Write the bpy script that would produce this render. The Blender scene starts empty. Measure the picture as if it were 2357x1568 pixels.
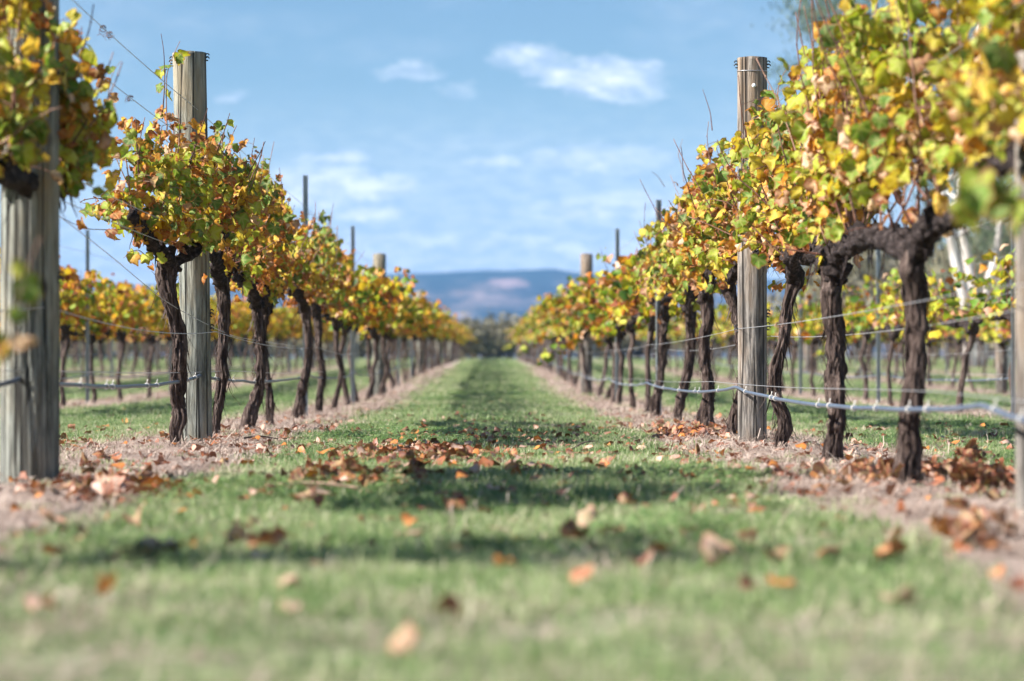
import bpy, math, random
import numpy as np
from mathutils import Vector, Matrix, Euler

C = bpy.data.collections.new('vineyard'); bpy.context.scene.collection.children.link(C)
sc = bpy.context.scene
rad = math.radians
F, VX, VY, EYE = 5565.0, 1130.0, 812.0, 0.37      # focal length and vanishing point in pixels of a 2357 px wide view; eye height in metres

# ------------------------------------------------------------------ camera
cam = bpy.data.cameras.new('camera'); co = bpy.data.objects.new('camera', cam); C.objects.link(co)
co.location = (0, 0, EYE)
co.rotation_euler = (rad(90 + math.degrees(math.atan((VY-784)/F))), 0, -math.atan((1178.5-VX)/F))
cam.sensor_width = 36; cam.lens = 36*F/2357
cam.clip_start = 0.05; cam.clip_end = 20000
cam.dof.use_dof = True; cam.dof.focus_distance = 10.9; cam.dof.aperture_fstop = 2.8
sc.camera = co
# ------------------------------------------------------------------ sun and sky
SUN_EL, PHI = rad(36), rad(13)
sdir = Vector((-math.cos(PHI)*math.cos(SUN_EL), -math.sin(PHI)*math.cos(SUN_EL), math.sin(SUN_EL)))   # towards the sun
sun = bpy.data.lights.new('sun', 'SUN'); sun.energy = 5.0; sun.angle = rad(0.5); sun.color = (1, .95, .88)
so = bpy.data.objects.new('sun', sun); C.objects.link(so); so.rotation_euler = sdir.to_track_quat('Z', 'Y').to_euler(); so.location = (-20, -5, 30)
world = bpy.data.worlds.new('World'); sc.world = world; world.use_nodes = True
nt = world.node_tree; N = nt.nodes; L = nt.links
for n in list(N): N.remove(n)
def M(nt, op, a, b=None, c=None, clamp=False):
    n = nt.nodes.new('ShaderNodeMath'); n.operation = op; n.use_clamp = clamp
    for i, v in enumerate((a, b, c)):
        if v is None: continue
        if isinstance(v, (int, float)): n.inputs[i].default_value = v
        else: nt.links.new(v, n.inputs[i])
    return n.outputs[0]
def mixc(nt, f, a, b, mode='MIX'):
    n = nt.nodes.new('ShaderNodeMix'); n.data_type = 'RGBA'; n.blend_type = mode
    for s, v in ((n.inputs[0], f), (n.inputs[6], a), (n.inputs[7], b)):
        if isinstance(v, (int, float)): s.default_value = v
        elif isinstance(v, tuple): s.default_value = (*v[:3], 1)
        else: nt.links.new(v, s)
    return n.outputs[2]
tc = N.new('ShaderNodeTexCoord'); sep = N.new('ShaderNodeSeparateXYZ'); L.new(tc.outputs['Generated'], sep.inputs[0])
sx, sy, sz = sep.outputs
az = M(nt, 'ARCTAN2', sx, sy); el = M(nt, 'ARCSINE', sz)
cmb = N.new('ShaderNodeCombineXYZ'); L.new(az, cmb.inputs[0]); L.new(M(nt, 'MULTIPLY', el, 2.4), cmb.inputs[1])
def wnoise(scale, detail, rough=.55, off=0):
    n = N.new('ShaderNodeTexNoise'); n.inputs['Scale'].default_value = scale; n.inputs['Detail'].default_value = detail; n.inputs['Roughness'].default_value = rough
    m = N.new('ShaderNodeMapping'); m.inputs['Location'].default_value = (off, off*.7, off*.3); L.new(cmb.outputs[0], m.inputs[0]); L.new(m.outputs[0], n.inputs['Vector'])
    return n
dn = wnoise(60, 6, .68); ds = N.new('ShaderNodeSeparateColor'); L.new(dn.outputs['Color'], ds.inputs[0])
azd = M(nt, 'ADD', az, M(nt, 'MULTIPLY', M(nt, 'SUBTRACT', ds.outputs[0], .5), .030))
eld = M(nt, 'ADD', el, M(nt, 'MULTIPLY', M(nt, 'SUBTRACT', ds.outputs[1], .5), .016))
CL = [(1215,128,78,34,.62),(1290,165,85,34,.66),(1400,178,125,48,.8),(1475,200,65,28,.5),(950,165,70,24,.42),(1060,203,50,18,.22),(530,220,32,14,.32),
      (780,365,80,15,.6),(740,405,110,24,.5),(830,432,130,28,.75),(700,440,110,45,.65),(850,490,70,16,.65),(900,440,75,20,.5),
      (1380,365,150,30,.42),(1140,373,75,13,.32),(1330,487,90,26,.45),(1480,470,120,30,.4),(1100,560,240,16,.35),(860,560,160,20,.4),(1350,575,160,18,.4),(640,600,250,50,.5),
      (-400,300,500,60,.5),(2900,250,420,60,.5),(3800,500,600,40,.5)]
acc = None
for (x, y, wx, wy, a) in CL:
    a0 = math.atan((x-VX)/F); e0 = math.atan((VY-y)/F)
    dx = M(nt, 'MULTIPLY', M(nt, 'SUBTRACT', azd, a0), F/(wx*1.25)); dy = M(nt, 'MULTIPLY', M(nt, 'SUBTRACT', eld, e0), F/(wy*1.25))
    d2 = M(nt, 'MULTIPLY_ADD', dx, dx, M(nt, 'MULTIPLY', dy, dy))
    g = M(nt, 'MULTIPLY', M(nt, 'SUBTRACT', 1.0, d2, clamp=True), a*1.25)
    acc = g if acc is None else M(nt, 'MAXIMUM', acc, g)
cn = wnoise(120, 6, .62, 3.1)
cm = M(nt, 'MULTIPLY', acc, M(nt, 'ADD', -.05, M(nt, 'MULTIPLY', cn.outputs[0], 1.75)), clamp=True)
vn = wnoise(9, 5, .6, 7.7)                                             # thin veils everywhere
veil = M(nt, 'MULTIPLY', M(nt, 'SUBTRACT', vn.outputs[0], .47, clamp=True), .8)
low = M(nt, 'MULTIPLY', M(nt, 'SUBTRACT', 1.0, M(nt, 'MULTIPLY', M(nt, 'ABSOLUTE', el), 9.0), clamp=True), .75)
cm = M(nt, 'ADD', M(nt, 'ADD', cm, veil), low, clamp=True)
sky = N.new('ShaderNodeTexSky'); sky.sky_type = 'NISHITA'; sky.sun_disc = False; sky.sun_elevation = SUN_EL
sky.sun_rotation = math.atan2(sdir.x, sdir.y) % (2*math.pi); sky.air_density = 1.0; sky.dust_density = .3; sky.ozone_density = 1.6; sky.altitude = 300
skyc = mixc(nt, 1.0, sky.outputs[0], (.70, .83, .86), 'MULTIPLY')
skyc = mixc(nt, M(nt, 'MULTIPLY', cm, .85), skyc, mixc(nt, M(nt, 'MULTIPLY', M(nt, 'SUBTRACT', wnoise(95, 5, .6, 9.2).outputs[0], .40, clamp=True), 5.0, clamp=True), (6.6, 7.3, 9.0), (10.4, 10.6, 11.0)))
bg = N.new('ShaderNodeBackground'); bg.inputs[1].default_value = .05; L.new(skyc, bg.inputs[0])
wo = N.new('ShaderNodeOutputWorld'); L.new(bg.outputs[0], wo.inputs[0])
vs = sc.view_settings; vs.view_transform = 'Standard'; vs.look = 'None'; vs.gamma = 1; vs.exposure = 1.52; vs.use_curve_mapping = False
sc.render.engine = 'CYCLES'
cy = sc.cycles; cy.use_denoising = True; cy.max_bounces = 7; cy.diffuse_bounces = 3; cy.glossy_bounces = 2; cy.transmission_bounces = 5; cy.volume_bounces = 0
cy.use_adaptive_sampling = True; cy.adaptive_threshold = .02; cy.caustics_reflective = False; cy.caustics_refractive = False; cy.sample_clamp_indirect = 6

# ------------------------------------------------------------------ helpers
rng = np.random.default_rng(11)
rnd = random.Random(5)
GY = np.array([-50, 0, 7, 11.2, 20, 30, 47, 64, 100, 150, 400, 1500, 4000]); GZ = np.array([0, -.004, -.016, -.052, -.128, -.17, -.06, -.01, .05, -.10, -.6, -3.0, -6])
_yy = np.concatenate([np.linspace(-50, 160, 1051), np.linspace(161, 4000, 300)]); _zz = np.interp(_yy, GY, GZ); _k = np.hanning(21); _k /= _k.sum()
_zz[20:1030] = np.convolve(_zz, _k, 'same')[20:1030]
ROW0, PITCH = -1.365, 2.6
def G(x, y):
    z = np.interp(y, _yy, _zz)
    d = np.abs((np.asarray(x) - ROW0 + PITCH/2) % PITCH - PITCH/2)
    return z + .005*np.exp(-(d/.28)**2) * (np.asarray(y) < 130)
def px(x, y, Y): return Vector(((x-VX)/F*Y, Y, EYE-(y-VY)/F*Y))
def on_ground(x, y):
    lo, hi = 1.5, 400.0
    for _ in range(50):
        m = (lo+hi)/2
        if EYE-(y-VY)/F*m > float(G((x-VX)/F*m, m)): lo = m
        else: hi = m
    return Vector(((x-VX)/F*lo, lo, float(G((x-VX)/F*lo, lo))))
def vnoise(p, seed=0):
    p = np.asarray(p, float); i = np.floor(p).astype(np.int64); f = p-i; f = f*f*(3-2*f)
    def h(ix, iy, iz):
        n = (ix*374761393 + iy*668265263 + iz*2147483647*3 + seed*1442695041) & 0xffffffff
        n = ((n ^ (n >> 13))*1274126177) & 0xffffffff; n = ((n ^ (n >> 16))*2246822519) & 0xffffffff
        return ((n ^ (n >> 15)) & 0xffffff)/0xffffff
    r = 0
    for a in (0, 1):
        for b in (0, 1):
            for c in (0, 1):
                r = r + h(i[..., 0]+a, i[..., 1]+b, i[..., 2]+c)*(f[..., 0] if a else 1-f[..., 0])*(f[..., 1] if b else 1-f[..., 1])*(f[..., 2] if c else 1-f[..., 2])
    return r
def fbm(p, seed=0, o=3):
    r = 0; a = .5
    for k in range(o): r = r+a*vnoise(np.asarray(p)*2**k, seed+k*17); a *= .5
    return r
class MB:
    def __init__(s): s.V = []; s.Fs = {3: [], 4: []}; s.A = {}; s.n = 0
    def add(s, V, Fc, **attrs):
        V = np.asarray(V, float).reshape(-1, 3); n = len(V)
        for f in (Fc if isinstance(Fc, list) and len(Fc) and isinstance(Fc[0], np.ndarray) and Fc[0].ndim == 2 else [np.asarray(Fc)]):
            if len(f): s.Fs[f.shape[1]].append(f+s.n)
        for k in set(attrs) | set(s.A):
            s.A.setdefault(k, [np.zeros(s.n)] if s.n else [])
            v = attrs.get(k, 0.0); s.A[k].append(np.full(n, v) if np.isscalar(v) else np.asarray(v, float))
        s.V.append(V); s.n += n
    def mesh(s, name, mat, smooth=True):
        me = bpy.data.meshes.new(name); V = np.concatenate(s.V)
        me.vertices.add(len(V)); me.vertices.foreach_set('co', V.astype(np.float32).ravel())
        li = []; st = []; p = 0
        for k in (3, 4):
            if s.Fs[k]:
                f = np.concatenate(s.Fs[k]); li.append(f.ravel()); st.append(p+np.arange(len(f))*k); p += f.size
        li = np.concatenate(li).astype(np.int32); st = np.concatenate(st).astype(np.int32)
        me.loops.add(len(li)); me.loops.foreach_set('vertex_index', li)
        me.polygons.add(len(st)); me.polygons.foreach_set('loop_start', st)
        me.polygons.foreach_set('use_smooth', np.full(len(st), smooth))
        for k, v in s.A.items():
            at = me.attributes.new(k, 'FLOAT', 'POINT'); at.data.foreach_set('value', np.concatenate(v).astype(np.float32))
        me.update(calc_edges=True); me.materials.append(mat)
        return me
def put(name, me, parent=None, loc=None, **props):
    o = bpy.data.objects.new(name, me); C.objects.link(o); o.parent = parent
    if loc is not None: o.location = loc
    for k, v in props.items(): o[k] = v
    return o
def thing(name, loc, label, cat, group=None, rz=0):
    o = bpy.data.objects.new(name, None); C.objects.link(o); o.location = loc; o.rotation_euler = (0, 0, rz); o.empty_display_size = .1
    o['label'] = label; o['category'] = cat
    if group: o['group'] = group
    return o
def tube(P, R, seg=8, cap=True, relief=None):
    P = np.asarray(P, float); n = len(P); R = np.full(n, R) if np.isscalar(R) else np.asarray(R, float)
    T = np.gradient(P, axis=0) if n > 2 else np.repeat([P[1]-P[0]], 2, 0)
    T /= np.linalg.norm(T, axis=1, keepdims=True)+1e-12
    u = np.cross(T[0], [0, 0, 1.0]);
    if np.linalg.norm(u) < .1: u = np.cross(T[0], [0, 1.0, 0])
    U = np.zeros_like(P)
    for i in range(n):
        u = u-T[i]*np.dot(u, T[i]); u /= np.linalg.norm(u)+1e-12; U[i] = u
    W = np.cross(T, U); a = np.arange(seg)/seg*2*math.pi
    ca, sa = np.cos(a), np.sin(a)
    rr = R[:, None]*np.ones(seg)
    if relief is not None: rr = rr*relief(ca, sa, n)
    V = P[:, None]+rr[..., None]*(ca[None, :, None]*U[:, None]+sa[None, :, None]*W[:, None]); V = V.reshape(-1, 3)
    i = np.arange(n-1)[:, None]*seg; j = np.arange(seg); k = (j+1) % seg
    Q = np.stack([i+j, i+k, i+seg+k, i+seg+j], -1).reshape(-1, 4); Fs = [Q]
    if cap:
        V = np.concatenate([V, P[:1]-T[:1]*R[0]*.15, P[-1:]+T[-1:]*R[-1]*.15]); c0 = n*seg
        Fs.append(np.concatenate([np.stack([np.full(seg, c0), k, j], -1), np.stack([np.full(seg, c0+1), (n-1)*seg+j, (n-1)*seg+k], -1)]))
    return V, Fs
def smooth_path(P, n):
    P = np.asarray(P, float); t = np.concatenate([[0], np.cumsum(np.linalg.norm(np.diff(P[:, :3], axis=0), axis=1))]); s = np.linspace(0, t[-1], n)
    Q = np.stack([np.interp(s, t, P[:, k]) for k in range(P.shape[1])], 1)
    w = max(3, int(n/len(P))//2*2+1)
    if w > 3:
        pad = w//2; k = np.hanning(w+2)[1:-1]; k /= k.sum()
        for c in range(Q.shape[1]):
            e = np.concatenate([Q[0, c]*2-Q[pad:0:-1, c], Q[:, c], Q[-1, c]*2-Q[-2:-pad-2:-1, c]]); Q[:, c] = np.convolve(e, k, 'valid')
    return Q

# ------------------------------------------------------------------ materials
def mat(name, build):
    m = bpy.data.materials.new(name); m.use_nodes = True; t = m.node_tree; t.nodes.clear(); o = t.nodes.new('ShaderNodeOutputMaterial')
    t.links.new(build(t), o.inputs[0]); return m
def bsdf(t, col, rough=.8, spec=.3, metal=0, bump=None, bs=.5, bd=.01):
    b = t.nodes.new('ShaderNodeBsdfPrincipled')
    if isinstance(col, tuple): b.inputs['Base Color'].default_value = (*col, 1)
    else: t.links.new(col, b.inputs['Base Color'])
    if isinstance(rough, (int, float)): b.inputs['Roughness'].default_value = rough
    else: t.links.new(rough, b.inputs['Roughness'])
    b.inputs['Specular IOR Level'].default_value = spec; b.inputs['Metallic'].default_value = metal
    if bump is not None:
        bn = t.nodes.new('ShaderNodeBump'); bn.inputs['Strength'].default_value = bs; bn.inputs['Distance'].default_value = bd
        t.links.new(bump, bn.inputs['Height']); t.links.new(bn.outputs[0], b.inputs['Normal'])
    return b.outputs[0]
def noise(t, scale, detail=4, rough=.55, stretch=(1, 1, 1), space='Object', loc=(0, 0, 0), vec=None):
    n = t.nodes.new('ShaderNodeTexNoise'); n.inputs['Scale'].default_value = scale; n.inputs['Detail'].default_value = detail; n.inputs['Roughness'].default_value = rough
    m = t.nodes.new('ShaderNodeMapping'); m.inputs['Scale'].default_value = stretch; m.inputs['Location'].default_value = loc
    if vec is None:
        c = t.nodes.new('ShaderNodeTexCoord'); vec = c.outputs[space]
    t.links.new(vec, m.inputs[0]); t.links.new(m.outputs[0], n.inputs['Vector']); return n.outputs[0]
def ramp(t, f, stops, interp='LINEAR'):
    r = t.nodes.new('ShaderNodeValToRGB'); r.color_ramp.interpolation = interp; e = r.color_ramp.elements
    while len(e) < len(stops): e.new(.5)
    for k, (p, c) in enumerate(stops): e[k].position = p; e[k].color = (*c, 1) if isinstance(c, tuple) else (c, c, c, 1)
    t.links.new(f, r.inputs[0]); return r.outputs[0]
def attr(t, name):
    a = t.nodes.new('ShaderNodeAttribute'); a.attribute_name = name; return a.outputs['Fac']
def objrand(t): return t.nodes.new('ShaderNodeObjectInfo').outputs['Random']
def bark(t):
    s = noise(t, 60, 6, .72, (1, 1, .10)); p = noise(t, 9, 3)
    c = ramp(t, s, [(.36, (.012, .008, .008)), (.48, (.070, .048, .041)), (.60, (.175, .130, .112)), (.76, (.38, .31, .28))])
    c = mixc(t, M(t, 'MULTIPLY', p, .35), c, (.045, .028, .024))
    return bsdf(t, c, .9, .2, bump=s, bs=1, bd=.02)
def cordonbark(t):
    s = noise(t, 45, 6, .7); c = ramp(t, s, [(.36, (.008, .006, .006)), (.52, (.030, .022, .021)), (.66, (.09, .072, .07)), (.8, (.26, .22, .21))])
    return bsdf(t, c, .95, .15, bump=s, bs=1, bd=.01)
def cane(t):
    s = noise(t, 30, 3); return bsdf(t, ramp(t, M(t, 'ADD', M(t, 'MULTIPLY', s, .6), M(t, 'MULTIPLY', objrand(t), .4)), [(.3, (.07, .025, .02)), (.5, (.19, .085, .06)), (.75, (.36, .22, .16))]), .6, .3)
def wood(tint, dark):
    def f(t):
        g = noise(t, 46, 10, .72, (1, 1, .085)); g2 = noise(t, 9, 5, .65, (1, 1, .30), loc=(3, 1, 0)); k = noise(t, 5, 5, .6, (1, 1, .35), loc=(1, 5, 2))
        c = ramp(t, g, [(.32, tuple(v*.25 for v in dark)), (.45, dark), (.56, tint), (.78, tuple(min(1, v*1.55) for v in tint))])
        c = mixc(t, ramp(t, g2, [(.42, 0.0), (.68, .75)]), c, (tint[0]*1.12, tint[1]*.86, tint[2]*.62))
        c = mixc(t, ramp(t, k, [(.50, 0.0), (.70, .75)]), c, tuple(v*.45 for v in tint))
        vo = t.nodes.new('ShaderNodeTexVoronoi'); vo.inputs['Scale'].default_value = 3.1; mpp = t.nodes.new('ShaderNodeMapping'); mpp.inputs['Scale'].default_value = (2.2, 2.2, 1.3); tcc = t.nodes.new('ShaderNodeTexCoord'); t.links.new(tcc.outputs['Object'], mpp.inputs[0]); t.links.new(mpp.outputs[0], vo.inputs['Vector'])
        c = mixc(t, ramp(t, vo.outputs['Distance'], [(.06, .85), (.13, 0.0)]), c, (.045, .032, .025))
        # splits: thin dark vertical lines
        w = noise(t, 16, 2, .4, (1, 1, .02), loc=(7, 7, 0)); w = M(t, 'ABSOLUTE', M(t, 'SUBTRACT', w, .5)); w = ramp(t, w, [(.006, 1.0), (.026, 0.0)])
        c = mixc(t, M(t, 'MULTIPLY', w, .85), c, (.018, .015, .013))
        h = M(t, 'SUBTRACT', g, M(t, 'MULTIPLY', w, .8))
        return bsdf(t, c, .85, .25, bump=h, bs=1, bd=.012)
    return f
def galv(t):
    s = noise(t, 25, 4, .6, (1, 1, .2)); return bsdf(t, ramp(t, s, [(.35, (.24, .27, .28)), (.7, (.44, .47, .49))]), .42, .5, .75, bump=s, bs=.1, bd=.002)
def leafm(t, dry=False):
    tone = attr(t, 'tone'); rim = attr(t, 'rim'); rn = objrand(t)
    at = t.nodes.new('ShaderNodeAttribute'); at.attribute_name = 'lc'
    n1 = noise(t, 24, 4, .6); tt = M(t, 'ADD', tone, M(t, 'MULTIPLY', M(t, 'SUBTRACT', n1, .5), .20))
    tt = M(t, 'ADD', tt, M(t, 'MULTIPLY', M(t, 'SUBTRACT', rn, .5), .06))
    c = ramp(t, tt, [(.02, (.055, .130, .028)), (.18, (.14, .27, .028)), (.32, (.40, .47, .035)), (.46, (.68, .53, .050)), (.58, (.64, .30, .035)), (.70, (.44, .13, .035)), (.80, (.20, .065, .035)), (.88, (.60, .33, .20)), (1.0, (.80, .62, .44))])
    if dry: c = mixc(t, .93, c, ramp(t, tt, [(.4, (.62, .42, .06)), (.5, (.56, .26, .05)), (.60, (.40, .14, .05)), (.68, (.24, .090, .052)), (.78, (.11, .045, .032)), (.87, (.25, .125, .088)), (.96, (.50, .34, .27))]))
    e = M(t, 'MULTIPLY', M(t, 'MULTIPLY', rim, rim), M(t, 'ADD', .15, M(t, 'MULTIPLY', noise(t, 55, 3, .6, loc=(4, 4, 4)), 1.5)), clamp=True)
    e = ramp(t, e, [(.52, 0.0), (.82, .8)])
    c = mixc(t, e, c, (.30, .085, .030))
    vn = attr(t, 'vein'); c = mixc(t, M(t, 'MULTIPLY', vn, .35), c, (.62, .55, .22))
    b = bsdf(t, c, .5, .35, bump=n1, bs=.35, bd=.01)
    tr = t.nodes.new('ShaderNodeBsdfTranslucent'); t.links.new(mixc(t, 1.0, c, (1.0, .92, .6), 'MULTIPLY'), tr.inputs[0])
    mx = t.nodes.new('ShaderNodeMixShader'); mx.inputs[0].default_value = .42 if not dry else .12; t.links.new(b, mx.inputs[1]); t.links.new(tr.outputs[0], mx.inputs[2]); return mx.outputs[0]
def grassm(t):
    tone = attr(t, 'tone'); r = objrand(t)
    g = t.nodes.new('ShaderNodeNewGeometry'); big = noise(t, .9, 3, vec=g.outputs['Position'])
    v = M(t, 'ADD', M(t, 'ADD', M(t, 'MULTIPLY', tone, .6), M(t, 'MULTIPLY', r, .22)), M(t, 'ADD', M(t, 'MULTIPLY', M(t, 'SUBTRACT', big, .46), 1.15), M(t, 'MULTIPLY', M(t, 'SUBTRACT', noise(t, 4.5, 3, vec=g.outputs['Position']), .5), .7)))
    c = ramp(t, v, [(.0, (.05, .11, .038)), (.28, (.13, .23, .062)), (.48, (.25, .34, .125)), (.7, (.45, .48, .27)), (1, (.62, .55, .42))])
    b = bsdf(t, c, .5, .4)
    tr = t.nodes.new('ShaderNodeBsdfTranslucent'); t.links.new(c, tr.inputs[0])
    mx = t.nodes.new('ShaderNodeMixShader'); mx.inputs[0].default_value = .3; t.links.new(b, mx.inputs[1]); t.links.new(tr.outputs[0], mx.inputs[2]); return mx.outputs[0]
def strawm(t):
    v = M(t, 'ADD', M(t, 'MULTIPLY', attr(t, 'tone'), .75), M(t, 'MULTIPLY', objrand(t), .25))
    return bsdf(t, ramp(t, v, [(0, (.12, .08, .065)), (.35, (.28, .20, .165)), (.7, (.46, .36, .30)), (1, (.66, .57, .49))]), .7, .3)
def groundm(t):
    g = t.nodes.new('ShaderNodeNewGeometry'); p = g.outputs['Position']; s = t.nodes.new('ShaderNodeSeparateXYZ'); t.links.new(p, s.inputs[0])
    wob = noise(t, 2.2, 5, .65, vec=p)
    xx = M(t, 'ADD', s.outputs[0], M(t, 'MULTIPLY', M(t, 'SUBTRACT', wob, .5), .34))
    d = M(t, 'ABSOLUTE', M(t, 'SUBTRACT', M(t, 'FLOORED_MODULO', M(t, 'ADD', xx, -ROW0+PITCH/2), PITCH), PITCH/2))
    strip = ramp(t, d, [(.39, 1.0), (.52, 0.0)])
    fin = noise(t, 60, 5, .7, (1, 1, 1), vec=p); mid = noise(t, 5, 4, .6, vec=p)
    soil = ramp(t, fin, [(.3, (.16, .12, .10)), (.5, (.37, .29, .25)), (.7, (.56, .46, .40))])
    soil = mixc(t, ramp(t, mid, [(.5, 0.0), (.7, .4)]), soil, (.22, .15, .12))
    gr = ramp(t, M(t, 'ADD', M(t, 'MULTIPLY', fin, .5), M(t, 'MULTIPLY', mid, .5)), [(.3, (.08, .12, .05)), (.5, (.15, .20, .09)), (.62, (.25, .27, .15)), (.75, (.38, .34, .24))])
    dry = ramp(t, M(t, 'ABSOLUTE', M(t, 'SUBTRACT', s.outputs[0], -1.0)), [(.0, 0.0), (1.0, 1.0)])
    far = t.nodes.new('ShaderNodeMapRange'); far.inputs[1].default_value = 6; far.inputs[2].default_value = 16; far.inputs[3].default_value = .0; far.inputs[4].default_value = .65; t.links.new(s.outputs[0], far.inputs[0])
    gr = mixc(t, far.outputs[0], gr, (.42, .36, .22))
    fy = t.nodes.new('ShaderNodeMapRange'); fy.inputs[1].default_value = 115; fy.inputs[2].default_value = 135; t.links.new(s.outputs[1], fy.inputs[0])
    st2 = M(t, 'MULTIPLY', strip, M(t, 'SUBTRACT', 1.0, fy.outputs[0]))
    c = mixc(t, st2, gr, soil)
    return bsdf(t, c, .95, .1, bump=fin, bs=.6, bd=.02)
def hillm(t):
    g = t.nodes.new('ShaderNodeNewGeometry'); p = g.outputs['Position']
    a = noise(t, .016, 8, .7, (1, .5, 2.2), vec=p); c = ramp(t, a, [(.36, (.012, .028, .02)), (.48, (.05, .055, .04)), (.56, (.15, .12, .095)), (.68, (.28, .21, .18))])
    top = t.nodes.new('ShaderNodeSeparateXYZ'); t.links.new(p, top.inputs[0])
    mr = t.nodes.new('ShaderNodeMapRange'); mr.inputs[1].default_value = 66; mr.inputs[2].default_value = 80; t.links.new(M(t, 'ADD', top.outputs[2], M(t, 'MULTIPLY', a, 6)), mr.inputs[0])
    c = mixc(t, M(t, 'MULTIPLY', mr.outputs[0], .9), c, (.018, .04, .03))
    cp = px(1175, 650, 2450); q = t.nodes.new('ShaderNodeMapping'); q.vector_type = 'POINT'
    dx = M(t, 'DIVIDE', M(t, 'SUBTRACT', top.outputs[0], cp.x), 26.0); dz = M(t, 'DIVIDE', M(t, 'SUBTRACT', top.outputs[2], cp.z), 6.5)
    d = M(t, 'ADD', M(t, 'MULTIPLY_ADD', dx, dx, M(t, 'MULTIPLY', dz, dz)), M(t, 'MULTIPLY', M(t, 'SUBTRACT', noise(t, .05, 4, vec=p), .5), 2.6))
    c = mixc(t, ramp(t, d, [(.2, .9), (1.3, 0.0)]), c, (.30, .21, .19))
    return bsdf(t, c, 1, 0)
def gumbark(t): s = noise(t, 3, 4, .6, (1, 1, .25)); return bsdf(t, ramp(t, s, [(.35, (.42, .36, .32)), (.55, (.72, .70, .68)), (.8, (.86, .85, .84))]), .7, .2)
def treeleaf(cols):
    def f(t):
        v = M(t, 'ADD', M(t, 'MULTIPLY', attr(t, 'tone'), .8), M(t, 'MULTIPLY', objrand(t), .2)); c = ramp(t, v, [(0, cols[0]), (.5, cols[1]), (1, cols[2])])
        b = bsdf(t, c, .5, .4); tr = t.nodes.new('ShaderNodeBsdfTranslucent'); t.links.new(c, tr.inputs[0])
        mx = t.nodes.new('ShaderNodeMixShader'); mx.inputs[0].default_value = .25; t.links.new(b, mx.inputs[1]); t.links.new(tr.outputs[0], mx.inputs[2]); return mx.outputs[0]
    return f
m_bark = mat('vine bark', bark); m_cord = mat('cordon bark', cordonbark); m_cane = mat('cane', cane)
m_postL = mat('treated pine grey green', wood((.29, .30, .265), (.115, .12, .105))); m_postR = mat('weathered pine brown grey', wood((.28, .255, .23), (.095, .085, .078)))
m_galv = mat('galvanised steel', galv); m_leaf = mat('vine leaf', leafm); m_dry = mat('dry leaf', lambda t: leafm(t, True))
m_black = mat('black plastic', lambda t: bsdf(t, (.02, .022, .025), .35, .5)); m_tube = mat('grey drip tube', lambda t: bsdf(t, ramp(t, noise(t, 12, 3), [(.3, (.055, .075, .115)), (.7, (.095, .12, .165))]), .38, .5))
m_wire = mat('wire', lambda t: bsdf(t, (.42, .42, .44), .4, .5, .6)); m_clip = mat('pale clip', lambda t: bsdf(t, (.62, .59, .55), .5, .4))
m_grass = mat('grass', grassm); m_straw = mat('straw', strawm); m_ground = mat('ground', groundm); m_hill = mat('hill', hillm); m_gum = mat('gum bark', gumbark)
m_gumleaf = mat('gum leaf', treeleaf([(.035, .07, .04), (.075, .12, .06), (.16, .20, .12)])); m_bush = mat('scrub leaf', treeleaf([(.10, .10, .06), (.20, .18, .11), (.34, .29, .18)]))
m_twig = mat('twig', lambda t: bsdf(t, ramp(t, noise(t, 20, 3), [(.3, (.10, .06, .045)), (.7, (.32, .22, .16))]), .8, .2))

# ------------------------------------------------------------------ ground and hill
def sheet():
    xs = np.concatenate([-np.geomspace(9, 3000, 22)[::-1], np.arange(-8.9, 8.95, .05), np.geomspace(9, 3000, 22)])
    ys = np.concatenate([np.array([-3000, -500, -100, -30, -8, -2, 0, 1]), np.arange(1.5, 26, .09), np.arange(26, 60, .4), np.arange(60, 160, 2.5), np.geomspace(165, 3900, 20)])
    X, Y = np.meshgrid(xs, ys); Z = G(X, Y)
    near = np.clip((28-Y)/8, 0, 1)*(np.abs(X) < 9)
    Z = Z + (fbm(np.stack([X*3, Y*3, X*0], -1), 3, 4)-.47)*.030*near
    n, m = X.shape; i = np.arange(n-1)[:, None]*m+np.arange(m-1)
    b = MB(); b.add(np.stack([X, Y, Z], -1), np.stack([i, i+1, i+m+1, i+m], -1).reshape(-1, 4)); return b.mesh('ground', m_ground)
put('ground', sheet(), kind='structure')
def hill():
    xs = np.linspace(-1500, 1500, 240); ts = np.linspace(0, 1, 46); X, T = np.meshgrid(xs, ts); Y = 1500+T*1300
    p = (X/2600*F+VX)                                     # ridge line against the sky
    ry = np.interp(p, [-2500, -600, 150, 340, 700, 890, 1050, 1130, 1220, 1330, 1600, 1850, 2300, 4500], [720, 690, 668, 655, 640, 627, 625, 628, 632, 634, 638, 640, 652, 700])
    top = (VY-ry)/F*2600+EYE
    prof = np.interp(T, [0, .25, .6, .8, .86, 1], [0, .10, .45, .93, 1.0, .9])
    nz = fbm(np.stack([X/140, Y/140, X*0], -1), 9, 4)-.47
    Z = -3+(top+3)*prof+nz*26*np.clip(T*3, 0, 1)*(prof < .97) + nz*3
    n, m = X.shape; i = np.arange(n-1)[:, None]*m+np.arange(m-1)
    b = MB(); b.add(np.stack([X, Y, Z], -1), np.stack([i, i+1, i+m+1, i+m], -1).reshape(-1, 4)); return b.mesh('hill', m_hill)
put('hill', hill(), kind='structure')

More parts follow.
